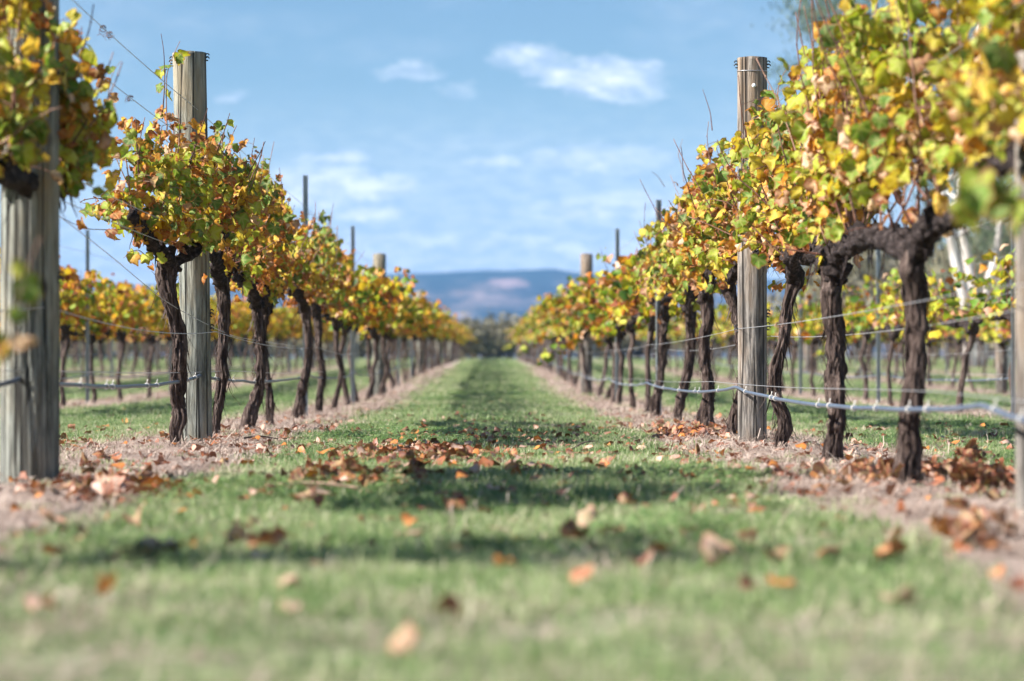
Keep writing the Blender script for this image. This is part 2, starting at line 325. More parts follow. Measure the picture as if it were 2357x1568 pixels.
# ------------------------------------------------------------------ leaves
OUT = [(0, 1.0), (11, .90), (24, .74), (38, .82), (52, .90), (66, .80), (82, .67), (98, .74), (113, .77), (131, .68), (150, .56), (168, .40)]
def leaf_proto(r, crumple, simple=False):
    pts = [(a, q) for a, q in OUT] + [(180, .10)] + [(-a, q) for a, q in OUT[:0:-1]]
    if simple: pts = [(0, 1), (38, .7), (66, .85), (110, .72), (160, .45), (-160, .45), (-110, .72), (-66, .85), (-38, .7)]
    a = np.radians([p[0] for p in pts]); q = np.array([p[1] for p in pts])*(1+(r.random(len(pts))-.5)*.2)
    O = np.stack([np.sin(a)*q, np.cos(a)*q], 1); n = len(O)
    if simple:
        P = np.concatenate([[[0, 0]], O]); f = np.array([[0, 1+(k+1) % n, 1+k] for k in range(n)]); rim = np.array([0.]+[1.]*n); vein = np.zeros(n+1)
    else:
        I = O*.55; P = np.concatenate([[[0, 0]], I, O]); k = np.arange(n); k2 = (k+1) % n
        f = np.concatenate([np.stack([k*0, 1+k2, 1+k], 1), np.stack([1+k, 1+k2, 1+n+k2], 1), np.stack([1+k, 1+n+k2, 1+n+k], 1)])
        rim = np.concatenate([[0], np.full(n, .5), np.ones(n)])
        v = np.isin(np.abs([p[0] for p in pts]), (0, 52, 113)).astype(float); vein = np.concatenate([[1], v, v*.6])
    P = P+[0, -.15]
    x, y = P[:, 0], P[:, 1]
    ph = r.random(6)*6.28; am = crumple
    z = -.22*y*y*r.uniform(.2, 1.2)*(1+am) + abs(x)*r.uniform(-.35, .65)*(1+am*.8) + am*(.17*np.sin(4.1*x+ph[0]+2*y)+.15*np.sin(4.7*y+ph[1]-2*x)+.09*np.sin(9*x+ph[2])*np.cos(8*y+ph[3]))
    if am > .6:                                           # dried: edges roll in
        k = r.uniform(1.0, 2.1)*am; ax = r.random()*3.14; u = x*np.cos(ax)+y*np.sin(ax); w = -x*np.sin(ax)+y*np.cos(ax)
        u2 = np.sin(u*k)/k; z2 = (1-np.cos(u*k))/k; z = z*(.7)+z2*r.choice([-1, 1, 1]); x = u2*np.cos(ax)-w*np.sin(ax); y = u2*np.sin(ax)+w*np.cos(ax)
    return np.stack([x, y, z], 1), f, rim, vein
TONES = [.05, .16, .25, .33, .42, .50, .58, .67, .76, .86, .95]
PROTO = {}; LEAFME = {}
pr = np.random.default_rng(3)
for ti, tone in enumerate(TONES):
    for v in range(6):
        cr = (.55 if tone < .4 else .85 if tone < .62 else 1.25)*pr.uniform(.6, 1.4)
        PROTO[ti, v] = leaf_proto(pr, cr)
SIMPLE = [leaf_proto(pr, .5, True) for _ in range(8)]
def leafmesh(ti, v, ground=False):
    k = (ti, v, ground)
    if k not in LEAFME:
        P, f, rim, vein = PROTO[ti, v]; b = MB(); b.add(P, f, tone=TONES[ti], rim=rim, vein=vein); LEAFME[k] = b.mesh('leaf', m_dry if ground else m_leaf)
    return LEAFME[k]
def leaf_basis(tip, nrm):
    y = tip/(np.linalg.norm(tip)+1e-9); z = nrm-y*np.dot(nrm, y); z /= np.linalg.norm(z)+1e-9; x = np.cross(y, z); return np.stack([x, y, z], 1)
def pick_tone(r, mix):
    w = np.array(mix, float); return int(r.choice(len(TONES), p=w/w.sum()))
#           dark green ........................ yellow ......... rust ... brown .. tan
MIX = dict(left=[10, 12, 11, 8, 7, 7, 9, 13, 13, 8, 5], right=[8, 14, 16, 12, 7, 5, 6, 9, 8, 10, 10], rightfar=[9, 16, 15, 10, 5, 3, 4, 7, 7, 6, 4], gold=[4, 7, 8, 9, 11, 12, 10, 8, 6, 4, 2], green=[6, 12, 12, 9, 6, 3, 2, 2, 3, 2, 2])

# ------------------------------------------------------------------ vines
TOPL = ([0, 6, 7.15, 7.45, 8.8, 9.4, 10.4, 11.3, 12, 13.4, 15.4, 19.7, 33, 200], [1.62, 1.6, 1.5, 1.15, 1.0, 1.30, 1.46, 1.42, 1.48, 1.50, 1.42, 1.42, 1.38, 1.38])
TOPR = ([0, 7, 8.2, 8.8, 10.8, 13.3, 15.8, 18.4, 21, 31, 200], [1.7, 1.66, 1.58, 1.50, 1.43, 1.52, 1.46, 1.30, 1.26, 1.34, 1.32])
def relief_fn(seed, amp=.22, kz=9, ka=2.6, twist=.0):
    def f(ca, sa, n):
        s = np.arange(n)/n*kz; A = s[:, None]*twist
        p = np.stack([(ca[None]*np.cos(A)-sa[None]*np.sin(A))*ka, (ca[None]*np.sin(A)+sa[None]*np.cos(A))*ka, np.repeat(s[:, None]*.8, len(ca), 1)], -1)
        r1 = fbm(p*1.1, seed, 2); q = p+(fbm(p*.9, seed+3, 2)[..., None]-.37)*1.2; r2 = 1-abs(2*vnoise(q*[2.6, 2.6, .45], seed+5)-1); r3 = vnoise(p*[6, 6, 1.6], seed+9)
        return 1+amp*1.3*(r1-.37)*2+amp*.75*(r2-.6)+amp*.45*(r3-.5)
    return f
def strips(b, P, R, r, n):
    """shaggy ribbons of bark that lift off a trunk"""
    for _ in range(n):
        k = int(r.integers(3, len(P)-4)); a = r.random()*6.28; ln = r.uniform(.03, .13); d = np.array([math.cos(a), math.sin(a), 0.])
        s = P[k]+d*R[k]*.95; dr = -1 if r.random() < .75 else 1; m = 6; pts = []
        cu = r.uniform(.2, 1.1)
        for j in range(m):
            q = j/(m-1); pts.append(s+d*(q**1.6*ln*cu*.6)+np.array([0, 0, dr*q*ln])+r.normal(0, .0015, 3))
        pts = np.array(pts); w = np.cross(d, [0, 0, 1.])*r.uniform(.0012, .0065); tw = np.linspace(1, .25, m)[:, None]
        V = np.concatenate([pts-w*tw, pts+w*tw]); i = np.arange(m-1); b.add(V, np.stack([i, i+1, i+m+1, i+m], 1))
def cane_path(r, s, top, side_bias, droop=0.0, spread=.5):
    """one shoot from a cordon spur up to about the height of the hedge"""
    L_ = (top-s[2])*r.uniform(.75, 1.12); a = r.normal(0, spread)+side_bias; ay = r.normal(0, .35); n = 9; p = [np.array(s)]
    d = np.array([math.sin(a), ay, math.cos(a)*1.25]); d /= np.linalg.norm(d)
    for k in range(n-1):
        d = d+r.normal(0, .10, 3)+np.array([0, 0, .10-droop*(k/n)]) - np.array([(p[-1][0]-s[0])*.25, 0, 0]); d /= np.linalg.norm(d); p.append(p[-1]+d*L_/(n-1)/max(.6, math.cos(a*.6)))
    return np.array(p)
def leaves_on(r, P, mix, size, gap, zone=None):
    out = []; seg = np.linalg.norm(np.diff(P, axis=0), axis=1); t = np.concatenate([[0], np.cumsum(seg)]); q = gap*r.random()
    while q < t[-1]:
        c = np.array([np.interp(q, t, P[:, k]) for k in range(3)])
        for _ in range(1 if r.random() < .6 else 2):
            a = r.random()*6.28; off = np.array([math.cos(a)*r.uniform(.03, .12), math.sin(a)*r.uniform(.03, .11), r.uniform(-.05, .04)])
            pos = c+off; sz = size*(.5+.9*r.random()**1.3); o = off/(np.linalg.norm(off)+1e-9)
            tip = np.array([o[0]*.5, o[1]*.5, -1.0])+r.normal(0, .45, 3); nr = np.array([math.copysign(.6, o[0]), -.35, .55])+r.normal(0, .55, 3)
            z = fbm(np.array([[pos[0]*3, pos[1]*2.2, pos[2]*3]])+50, 2, 2)[0]
            w = np.array(mix, float); k = np.arange(len(w)); w = w*np.exp(-((k-(z-.12)*20)/3.2)**2)+w*.18
            ti = int(r.choice(len(w), p=w/w.sum()))
            out.append((pos, sz*(1 if ti < 7 else .82), leaf_basis(tip, nr), ti, int(r.integers(6))))
        q += gap*r.uniform(.6, 1.4)
    return out
def add_leaf(b, lf, simple=False):
    pos, sz, B, ti, v = lf
    if simple: P, f, rim, vein = SIMPLE[(v+ti) % 8]
    else: P, f, rim, vein = PROTO[ti, v]
    b.add((P*sz)@B.T+pos, f, tone=TONES[ti], rim=rim, vein=vein)
# trunks seen closely: (x px, y px, width px) up from the ground at distance Y
TR = {
 ('L', 7.2): [(71, 1112, 60), (75, 1000, 50), (66, 850, 50), (72, 700, 52), (70, 560, 56), (74, 470, 80)],
 ('L', 10.5): [(407, 1030, 26), (406, 1005, 26), (408, 985, 38), (417, 962, 42), (412, 940, 34), (409, 915, 34), (413, 885, 42), (414, 855, 40), (418, 820, 36), (421, 785, 38), (412, 745, 38), (402, 705, 38), (391, 665, 44), (388, 635, 54), (398, 605, 62)],
 ('L', 12.0): [(495, 1004, 18), (497, 975, 20), (501, 945, 26), (509, 905, 28), (513, 870, 32), (511, 820, 28), (513, 770, 28), (516, 720, 30), (514, 675, 36), (508, 640, 42)],
 ('L', 13.8): [(568, 980, 38), (576, 955, 40), (588, 925, 34), (598, 880, 26), (600, 830, 24), (597, 770, 26), (590, 720, 30), (588, 690, 32)],
 ('L', 14.9): [(622, 962, 20), (622, 930, 22), (618, 890, 16), (613, 840, 16), (606, 790, 18), (608, 740, 20), (612, 705, 24)],
 ('L', 17.0): [(684, 948, 26), (690, 925, 28), (700, 880, 22), (711, 830, 22), (712, 780, 22), (704, 730, 24), (700, 705, 26)],
 ('L', 19.2): [(733, 942, 20), (735, 910, 18), (744, 860, 18), (733, 800, 18), (732, 750, 20), (726, 715, 24)],
 ('R', 7.04): [(2090, 1112, 74), (2090, 1085, 66), (2100, 1045, 58), (2096, 990, 60), (2094, 945, 60), (2104, 890, 58), (2112, 840, 54), (2112, 780, 58), (2118, 720, 62), (2112, 660, 60), (2104, 610, 60), (2112, 570, 78)],
 ('R', 8.65): [(1914, 1062, 62), (1916, 1040, 52), (1920, 1000, 44), (1926, 950, 46), (1922, 905, 46), (1920, 870, 46), (1926, 820, 46), (1928, 780, 48), (1920, 740, 48), (1916, 700, 50), (1918, 660, 52), (1926, 620, 70)],
 ('R', 10.1): [(1798, 1036, 30), (1799, 1010, 34), (1808, 985, 40), (1806, 960, 34), (1792, 930, 34), (1784, 900, 34), (1784, 860, 36), (1794, 820, 32), (1806, 780, 26), (1808, 740, 28), (1816, 700, 30), (1828, 655, 34), (1832, 625, 46)],
 ('R', 12.1): [(1686, 1004, 34), (1690, 970, 34), (1700, 930, 30), (1712, 880, 26), (1712, 800, 26), (1700, 740, 26), (1688, 690, 30), (1678, 650, 40)],
 ('R', 13.8): [(1621, 978, 40), (1624, 955, 38), (1630, 920, 34), (1630, 880, 30), (1622, 830, 28), (1620, 780, 30), (1632, 740, 32), (1628, 700, 34), (1624, 670, 38)],
 ('R', 15.9): [(1556, 969, 20), (1562, 940, 22), (1572, 900, 24), (1584, 850, 24), (1592, 800, 22), (1588, 750, 26), (1590, 710, 28)],
 ('R', 17.8): [(1508, 958, 24), (1508, 925, 24), (1518, 880, 20), (1526, 820, 20), (1524, 770, 24), (1530, 720, 28)],
}
VN = 0
def vine_near(side, Y, label, group, nleaf=230, wid=.30, cord=None, mix=None, cover=1.0, canes=17, lo=-.9, hi=.9, droops=2):
    global VN
    VN += 1; r = np.random.default_rng(100+VN)
    X0 = ROW0 if side == 'L' else ROW0+PITCH; g = float(G(X0, Y)); T = TOPL if side == 'L' else TOPR
    root = thing('grapevine', (X0, Y, g), label, 'grapevine', group); o = np.array([X0, Y, g])
    key = (side, Y)
    if key in TR:
        pts = np.array([[*px(x, y, Y), w/F*Y/2] for x, y, w in TR[key]]); pts[:, 1] += np.interp(np.arange(len(pts)), np.arange(len(pts)), np.cumsum(r.normal(0, .012, len(pts)))); pts[0, 2] = g-.03
    else:
        n = 8; z = np.linspace(-.03, .74, n); sx_ = np.cumsum(r.normal(0, .018, n)); pts = np.stack([X0+sx_, Y+np.cumsum(r.normal(0, .02, n)), g+z, np.array([.034, .027, .024, .026, .024, .024, .028, .038])*r.uniform(.85, 1.15)], 1)
    Q = smooth_path(pts, 120); b = MB(); kn_ = [(r.uniform(.15, .55), r.uniform(4, 114), r.uniform(2, 5), r.random()*6.28) for _ in range(9)]; rf = relief_fn(VN, .50, 11, 2.2, r.uniform(-.3, .3)); rk = lambda ca, sa, n: rf(ca, sa, n)+sum(a*np.exp(-((np.arange(n)-c)/w)**2)[:, None]*np.clip(ca*math.cos(t)+sa*math.sin(t), 0, 1)[None]**2 for a, c, w, t in kn_)
    V, Fs = tube(Q[:, :3]-o, Q[:, 3]*.76, 60, True, rk); b.add(V, Fs)
    strips(b, Q[:, :3]-o, Q[:, 3], r, 90); put('trunk', b.mesh('trunk', m_bark), root)
    head = Q[-1, :3]
    # two knobbly arms along the wire
    zc = head[2]+.055; arms = []
    for sg, ext in ((-1, abs(lo)), (1, abs(hi))):
        n = 7; f = np.linspace(0, 1, n); P = np.stack([head[0]+(X0-head[0])*f+r.normal(0, .012, n), head[1]+(Y+sg*ext-head[1])*f, head[2]-.03+(zc+.02-head[2]+.03)*np.minimum(1, f*3)+r.normal(0, .008, n)+.02*f], 1)
        P[0] = head-[0, 0, .035]; arms.append(P)
    if cord: arms = [np.array([list(px(x, y, yy)) for x, y, yy in a]) for a in cord]
    b = MB(); spurs = []
    for P in arms:
        Q2 = smooth_path(np.concatenate([P, np.linspace(.036, .019, len(P))[:, None]*(1 if Y > 9 else 1.25)], 1), 46)
        kn = 1+.34*np.sin(np.arange(46)*.9+r.random()*6)*r.random(46)
        V, Fs = tube(Q2[:, :3]-o, Q2[:, 3]*kn*.82, 20, True, relief_fn(VN+40, .55, 14, 2.4)); b.add(V, Fs)
        for k in range(3, 46, 4):
            dirn = np.array([r.normal(0, .5), r.normal(0, .4), 1.0]); dirn /= np.linalg.norm(dirn); L_ = r.uniform(.03, .07); s0 = Q2[k, :3]
            pp = np.array([s0, s0+dirn*L_*.5+r.normal(0, .006, 3), s0+dirn*L_]); V, Fs = tube(pp-o, [Q2[k, 3]*.75, Q2[k, 3]*.62, Q2[k, 3]*.45], 9, True, relief_fn(VN+k, .4, 2)); b.add(V, Fs)
            spurs.append(s0+dirn*L_*.9)
        strips(b, Q2[:, :3]-o, Q2[:, 3], r, 16)
    put('cordon', b.mesh('cordon', m_cord), root)
    # canes and leaves
    lo_z = {('R', 7.04): .90, ('R', 8.65): .84, ('R', 5.3): .80, ('L', 7.2): .80, ('L', 10.5): .74}.get((side, Y), .68); LV = []; mixv = mix or MIX['left' if side == 'L' else 'right']; ncs = 0
    for k in range(canes):
        bonus = .13 if r.random() < .12 else 0; s = spurs[int(r.integers(len(spurs)))] if k > len(spurs) else spurs[(k*5) % len(spurs)]
        top = g+float(np.interp(s[1], *T)); dro = k < droops
        P = cane_path(r, s, top+bonus+(0 if not dro else -.25), r.choice([-.9, .9]) if dro else 0, .9 if dro else .05)
        c = MB(); Pc = smooth_path(P, 20); kx = np.nonzero((abs(Pc[:, 0]-X0) > wid*1.15) | (abs(Pc[:, 1]-s[1]) > .45))[0]; Pc = Pc[:max(4, kx[0])] if len(kx) else Pc; Pc = Pc[:max(4, int((Pc[:, 2] < g+np.interp(Pc[:, 1], *T)+abs(r.normal(0, .05))+bonus).sum()))]; nq = len(Pc); V, Fs = tube(Pc-o, np.linspace(.0042, .0016, nq), 5); c.add(V, Fs)
        for q in range(2, nq-1, 3): V, Fs = tube(np.array([Pc[q]-o-[0, 0, .004], Pc[q]-o, Pc[q]-o+[0, 0, .004]]), [.003, .0058*(1-q/30), .003], 5); c.add(V, Fs)
        lv = [q for q in leaves_on(r, P, mixv, .0405, .0150/cover) if q[0][2] < g+float(np.interp(q[0][1], *T))+r.normal(-.03, .03)+(vnoise(np.array([[q[0][1]*3.2, q[0][0]*2, 5.5]]), 7)[0]-.60)*.25+bonus and vnoise(np.array([[q[0][0]*7, q[0][1]*5.5, q[0][2]*6.5]]), 8)[0]+r.normal(0, .07) > .43 and abs(q[0][0]-X0) < wid*r.uniform(.8, 1.1)*(1.12-.62*np.clip((q[0][2]-g-.75)/.72, 0, 1)**1.3) and (lo_z < q[0][2]-g or (r.random() < .12 and q[0][2]-g > .66))]; LV += lv
        for pos, sz, B, ti, v in lv[::2]:                 # leaf stalks
            j = np.argmin(np.linalg.norm(Pc-pos, axis=1)); V, Fs = tube(np.array([Pc[j], (Pc[j]+pos)/2+[0, 0, .006], pos])-o, .0011, 4, False); c.add(V, Fs)
        put('cane', c.mesh('cane', m_cane), root)
    LV += [(p+r.normal(0, .045, 3), sz*r.uniform(.7, 1.1), leaf_basis(r.normal(0, 1, 3)+[0, 0, -1.0], r.normal(0, 1, 3)+[0, -.3, .4]), ti, v) for p, sz, B, ti, v in LV[::3]]
    # the leaves that show largest: the side towards the lane
    sgn = 1 if side == 'L' else -1
    sco = np.array([(l[0][0]-X0)*sgn*1.0-(l[0][1]-Y)*.22+l[1]*2+r.normal(0, .05) for l in LV]); order = np.argsort(-sco); own = order[:nleaf]
    for i in own:
        pos, sz, B, ti, v = LV[i]; ob = bpy.data.objects.new('leaf', leafmesh(ti, v)); C.objects.link(ob); ob.parent = root
        ob.matrix_local = Matrix.Translation(Vector(pos-o)) @ (Matrix(B.tolist()).to_4x4()) @ Matrix.Scale(float(sz), 4)
    b = MB()
    for i in order[nleaf:]:
        l = LV[i]; add_leaf(b, (l[0]-o, *l[1:]), simple=False)
    if b.n: put('foliage', b.mesh('foliage', m_leaf), root, kind='stuff')
    return root
# ---- far vines share a few bodies
def far_variant(seed, mix, nl, size, cov=1.0):
    r = np.random.default_rng(seed); n = 7; z = np.linspace(-.04, .74, n)
    P = np.stack([np.cumsum(r.normal(0, .022, n)), np.cumsum(r.normal(0, .03, n)), z, np.array([.038, .03, .026, .027, .026, .028, .036])*r.uniform(.9, 1.15)], 1); P[:, :2] -= P[0, :2]
    Q = smooth_path(P, 22); b = MB(); V, Fs = tube(Q[:, :3], Q[:, 3]*.8, 11, True, relief_fn(seed, .3, 6, 2)); b.add(V, Fs); tm = b.mesh('trunk', m_bark)
    h = Q[-1, :3]; b = MB(); sp = []
    for sg in (-1, 1):
        f = np.linspace(0, 1, 6); A = np.stack([h[0]*(1-f)+r.normal(0, .012, 6), h[1]*(1-f)+sg*.85*f, h[2]-.03+.09*np.minimum(1, f*3)+r.normal(0, .008, 6)], 1)
        Q2 = smooth_path(np.concatenate([A, np.linspace(.036, .02, 6)[:, None]], 1), 20); V, Fs = tube(Q2[:, :3], Q2[:, 3], 8, True, relief_fn(seed+3, .6, 9, 2)); b.add(V, Fs); sp += [q[:3]+[0, 0, .03] for q in Q2[1::2]]
    cm_ = b.mesh('cordon', m_cord); c = MB(); lb = MB(); n_ = 0
    for k in range(nl):
        s = sp[int(r.integers(len(sp)))]; Pc = cane_path(r, s, 1.34, r.choice([-.9, .9]) if k < 2 else 0, .6 if k < 2 else .05, .42); V, Fs = tube(Pc, np.linspace(.005, .002, len(Pc)), 3, False); c.add(V, Fs)
        for l in leaves_on(r, Pc, mix, size, .027/cov): add_leaf(lb, l, True); n_ += 1
    return tm, cm_, c.mesh('canes', m_cane), lb.mesh('foliage', m_leaf)
FV = {k: [far_variant(s+hash_, MIX[k], nl, .058, cov) for s in range(5)] for k, hash_, nl, cov in (('left', 200, 15, 1.0), ('rightfar', 300, 15, 1.0), ('gold', 400, 17, 1.1), ('green', 500, 9, .45))}
def vine_far(x, Y, kind, label, group, hs=1.0, i=0):
    g = float(G(x, Y)); root = thing('grapevine', (x, Y, g), label, 'grapevine', group, rnd.choice([0, math.pi])+rnd.uniform(-.08, .08))
    v = FV[kind][rnd.randrange(5)]; root.scale = (rnd.uniform(.9, 1.15), rnd.uniform(.95, 1.1), hs*rnd.uniform(.95, 1.06))
    put('trunk', v[0], root); put('cordon', v[1], root); put('shoots', v[2], root, kind='stuff'); put('foliage', v[3], root, kind='stuff'); return root

# ------------------------------------------------------------------ posts
def clip_mesh():
    b = MB(); a = np.linspace(0, 5.2, 12)
    V, Fs = tube(np.stack([np.cos(a)*.009, a*0, np.sin(a)*.009-.006], 1), .0032, 6); b.add(V, Fs)
    V, Fs = tube(np.stack([np.cos(a)*.008, a*0+.006, np.sin(a)*.008+.010], 1), .0032, 6); b.add(V, Fs)
    V, Fs = tube(np.array([[0, 0, 0], [-.014, .002, 0]]), .004, 6); b.add(V, Fs); return b.mesh('wire_clip', m_black)
m_clipme = clip_mesh()
def wood_post(x, Y, top, base, d0, d1, m, label, group=None, near=True, lean=(0, 0), clips=(), seed=0, crack=None):
    g = float(G(x, Y)); root = thing('wooden_post', (x, Y, g), label, 'post', group)
    n, seg = (150, 96) if near else (8, 16); f = np.linspace(0, 1, n); H = top-g
    P = np.stack([lean[0]*f, lean[1]*f, -.05+(H+.05)*f], 1); R = (d0+(d1-d0)*f)/2
    def rel(ca, sa, nn):
        s = np.arange(nn)/nn; th = np.arctan2(sa, ca); r = 1+(fbm(np.stack([ca[None]*1.6+s[:, None]*0, sa[None]*1.6+s[:, None]*0, s[:, None]*4+ca[None]*0], -1), seed, 3)-.44)*.06
        if near:
            r = r*(1-.10*np.clip(1-s*60, 0, 1))[:, None]
            rr = np.random.default_rng(seed)
            for _ in range(13):                                             # drying splits
                c0 = rr.random()*6.28; z0 = rr.random(); ln = rr.uniform(.12, .5); w = rr.uniform(.018, .04); c = c0+(s-z0)*rr.normal(0, .35)+np.sin(s*9+c0)*.03
                dd = np.abs((th[None]-c[:, None]+math.pi) % (2*math.pi)-math.pi); r = r-np.exp(-(dd/w)**2)*np.clip(1-np.abs(s-z0)/ln*2, 0, 1)[:, None]*.045
            if crack: c = np.radians(90+np.interp(s*(H+.05)-.05, [q[0] for q in crack], [q[1] for q in crack])); dd = np.abs(th[None]-c[:, None]); zz = s*(H+.05)-.05; r = r-np.exp(-(dd/.03)**2)*np.clip((crack[-1][0]+.03-zz)*14, 0, 1)[:, None]*.11
            r = r+(vnoise(np.stack([ca[None]*9+s[:, None]*0, sa[None]*9+s[:, None]*0, s[:, None]*7+ca[None]*0], -1), seed+4)-.5)*.016
        return r
    V, Fs = tube(P, R, seg, True, rel); b = MB(); b.add(V, Fs)
    put('post_shaft', b.mesh('post_shaft', m), root)
    for (sx_, zz) in clips:
        i = (zz-.0)/H; o = put('wire_clip', m_clipme, root, (lean[0]*i+sx_*((d0+(d1-d0)*i)/2+.006), lean[1]*i-.01, zz)); o.scale = (sx_, 1, 1)
    return root
# C-section galvanised post
def steel_mesh(H):
    w, dp, th = .019, .014, .0025
    prof = np.array([(-w, -dp), (-w, dp), (w, dp), (w, -dp), (w-.007, -dp), (w-.007, -dp+th), (w-th, -dp+th), (w-th, dp-th), (-w+th, dp-th), (-w+th, -dp+th), (-w+.007, -dp+th), (-w+.007, -dp)])
    zs = [-.05, H]; n = len(prof); V = np.concatenate([np.column_stack([prof, np.full(n, z)]) for z in zs]); k = np.arange(n); k2 = (k+1) % n
    b = MB(); b.add(V, np.stack([k, k2, n+k2, n+k], 1)); b.add(V[n:], np.array([[0, 1, 8, 9], [1, 2, 7, 8], [2, 3, 6, 7]])); return b.mesh('post_body', m_galv, False)
def hook_mesh():
    b = MB(); V, Fs = tube(np.array([[.019, 0, -.008], [.028, 0, -.004], [.030, 0, .006]]), .0022, 5); b.add(V, Fs); return b.mesh('wire_hook', m_galv)
m_hook = hook_mesh(); SM = {}
def steel_post(x, Y, H, label, group=None, lean=0.0):
    g = float(G(x, Y)); root = thing('steel_post', (x, Y, g), label, 'post', group, rnd.uniform(-.2, .2)); root.rotation_euler[1] = lean
    if H not in SM: SM[H] = steel_mesh(H)
    put('post_body', SM[H], root)
    if Y < 32:
        for z in (.5, .92, 1.2, 1.5):
            if z < H-.03:
                for s in (-1, 1): o = put('wire_hook', m_hook, root, (0, 0, z)); o.scale = (s, 1, 1)
    return root
xl, xr = ROW0, ROW0+PITCH
def wp(x, Y, pt, **k): return EYE-(pt-VY)/F*Y
# near posts
p = wood_post((71-VX)/F*7.0, 7.0, 1.80, 0, .170, .162, m_postL, 'thick grey-green timber post with a dark split at the left picture edge', 'round timber posts of the trellis rows', clips=((1, wp(0, 7, 630)+.0), ), seed=2, crack=[(-.1, 28), (.01, 26), (.23, 14), (.38, 3.5), (.53, -21)])
pL2 = wood_post((457-VX)/F*11.25, 11.25, wp(0, 11.25, 123), 0, .134, .156, m_postL, 'weathered grey timber post standing behind the gnarled vine in the left row', 'round timber posts of the trellis rows', lean=(-.042, 0), clips=((1, 1.79), (-1, 1.775), (1, .60), (1, .53)), seed=5)
pR1 = wood_post((1732-VX)/F*11.3, 11.3, wp(0, 11.3, 133), 0, .134, .139, m_postR, 'brown-grey timber post with a wire band and white insulator near its top, right row', 'round timber posts of the trellis rows', clips=((1, 1.765), (-1, 1.765), (1, .60), (1, .54), (-1, .53)), seed=9)
wood_post((2415-VX)/F*5.6, 5.6, EYE+.675*1.0+.02, 0, .15, .15, m_postR, 'pale out-of-focus timber post cut by the right edge of the picture', 'round timber posts of the trellis rows', seed=14, near=True)
# wire band and insulator on the right post
b = MB(); a = np.linspace(0, 2*math.pi, 40); V, Fs = tube(np.stack([np.cos(a)*.0715, np.sin(a)*.0715, a*0+1.735+.004*np.sin(a)], 1), .0018, 5, False); b.add(V, Fs); put('wire_band', b.mesh('wire_band', m_wire), pR1)
b = MB(); V, Fs = tube(np.array([[0, -.066, 1.66], [0, -.078, 1.66], [0, -.088, 1.658], [0, -.094, 1.657]]), [.004, .010, .009, .004], 12); b.add(V, Fs); put('insulator', b.mesh('insulator', mat('white plastic', lambda t: bsdf(t, (.72, .74, .74), .3, .5))), pR1)
# farther posts
for k, (x, Y, H) in enumerate([(xl, 29.6, 1.74), (xl, 47, 1.62), (xl, 64, 1.50), (xl, 82, 1.55), (xl, 100, 1.55)]):
    wood_post(x, Y, float(G(x, Y))+H, 0, .15, .16, m_postL, ['round timber post rising above the left row beside the hill', 'second distant timber post of the left row, short above the leaves', 'third distant timber post of the left row, just above the leaves', 'far timber post near the end of the left row', 'last timber post of the left row'][k], 'round timber posts of the trellis rows', near=False, seed=20+k)
for k, (x, Y, H) in enumerate([(xr, 31.2, 1.80), (xr, 51, 1.66), (xr, 70, 1.60), (xr, 88, 1.55), (xr, 104, 1.55)]):
    wood_post(x, Y, float(G(x, Y))+H, 0, .15, .16, m_postR, ['dark round timber post rising above the right row beside the hill', 'second distant timber post of the right row, short above the leaves', 'third distant timber post of the right row, just above the leaves', 'far timber post near the end of the right row', 'last timber post of the right row'][k], 'round timber posts of the trellis rows', near=False, seed=30+k)
G_ST = 'galvanised steel posts of the trellis rows'
steel_post(xl, 4.05, 1.55, 'steel post at the near end of the left row, outside the picture', G_ST)
for x, Y, H, lb in [(xl, 17.8, 1.78, 'tall steel post above the leaves of the left row, before a white cloud'), (xl, 23.9, 1.76, 'second steel post of the left row, next to the timber post top'), (xr, 17.8, 1.60, 'pale lit steel post beside the drip tube in the right row'), (xr, 23.6, 1.72, 'dark slim steel post above the right row against the sky'),
                    (xl-PITCH, 23.8, 1.72, 'slim steel post in the second row left, seen between the two timber posts'), (xr+PITCH, 17.7, 1.7, 'steel post in the second row right beside the picture edge'), (xr+PITCH, 23.9, 1.6, 'steel post in the second row right between two dark trunks')]:
    steel_post(x, Y, H, lb, G_ST)
for s, x, nm in ((0, xl, 'left'), (1, xr, 'right')):
    for Y in (35.5, 41.3, 53, 58.5, 76, 94) if s == 0 else (38, 44.5, 57.5, 64, 79): steel_post(x, Y+rnd.uniform(-.3, .3), 1.62, f"small distant steel post far down the {nm} row, {['nearest', 'second', 'third', 'fourth', 'fifth', 'sixth'][list((35.5, 41.3, 53, 58.5, 76, 94) if s == 0 else (38, 44.5, 57.5, 64, 79)).index(Y)]} of them", G_ST)
for n in (-1, -2, -3, 2, 3, 4):
    x = ROW0+(n if n < 0 else n)*PITCH; ys = np.arange(17.8 if abs(n) < 3 else 30, 80, 6.0); sd = 'left' if n < 0 else 'right'
    for Y in ys:
        if n in (-1, 2) and Y < 24.5: continue
        if abs(x/Y) > .25: continue
        steel_post(x, Y+rnd.uniform(-.2, .2), 1.62, f"thin blurred steel post in the {['', 'second', 'third', 'fourth'][abs(n) if n < 0 else n-1]} row {sd}, {['first', 'second', 'third', 'fourth', 'fifth', 'sixth', 'seventh', 'eighth', 'ninth', 'tenth', 'eleventh'][list(ys).index(Y)]} along the row", G_ST)
wood_post(ROW0+3*PITCH, 30.4, float(G(0, 30.4))+1.68, 0, .15, .15, m_postR, 'pale timber post in the third row right, below the white gum trunks', 'round timber posts of the trellis rows', near=False, seed=41)
wood_post(ROW0+3*PITCH, 49, float(G(0, 49))+1.6, 0, .15, .15, m_postR, 'blurred timber post in the third row right, farther back', 'round timber posts of the trellis rows', near=False, seed=42)

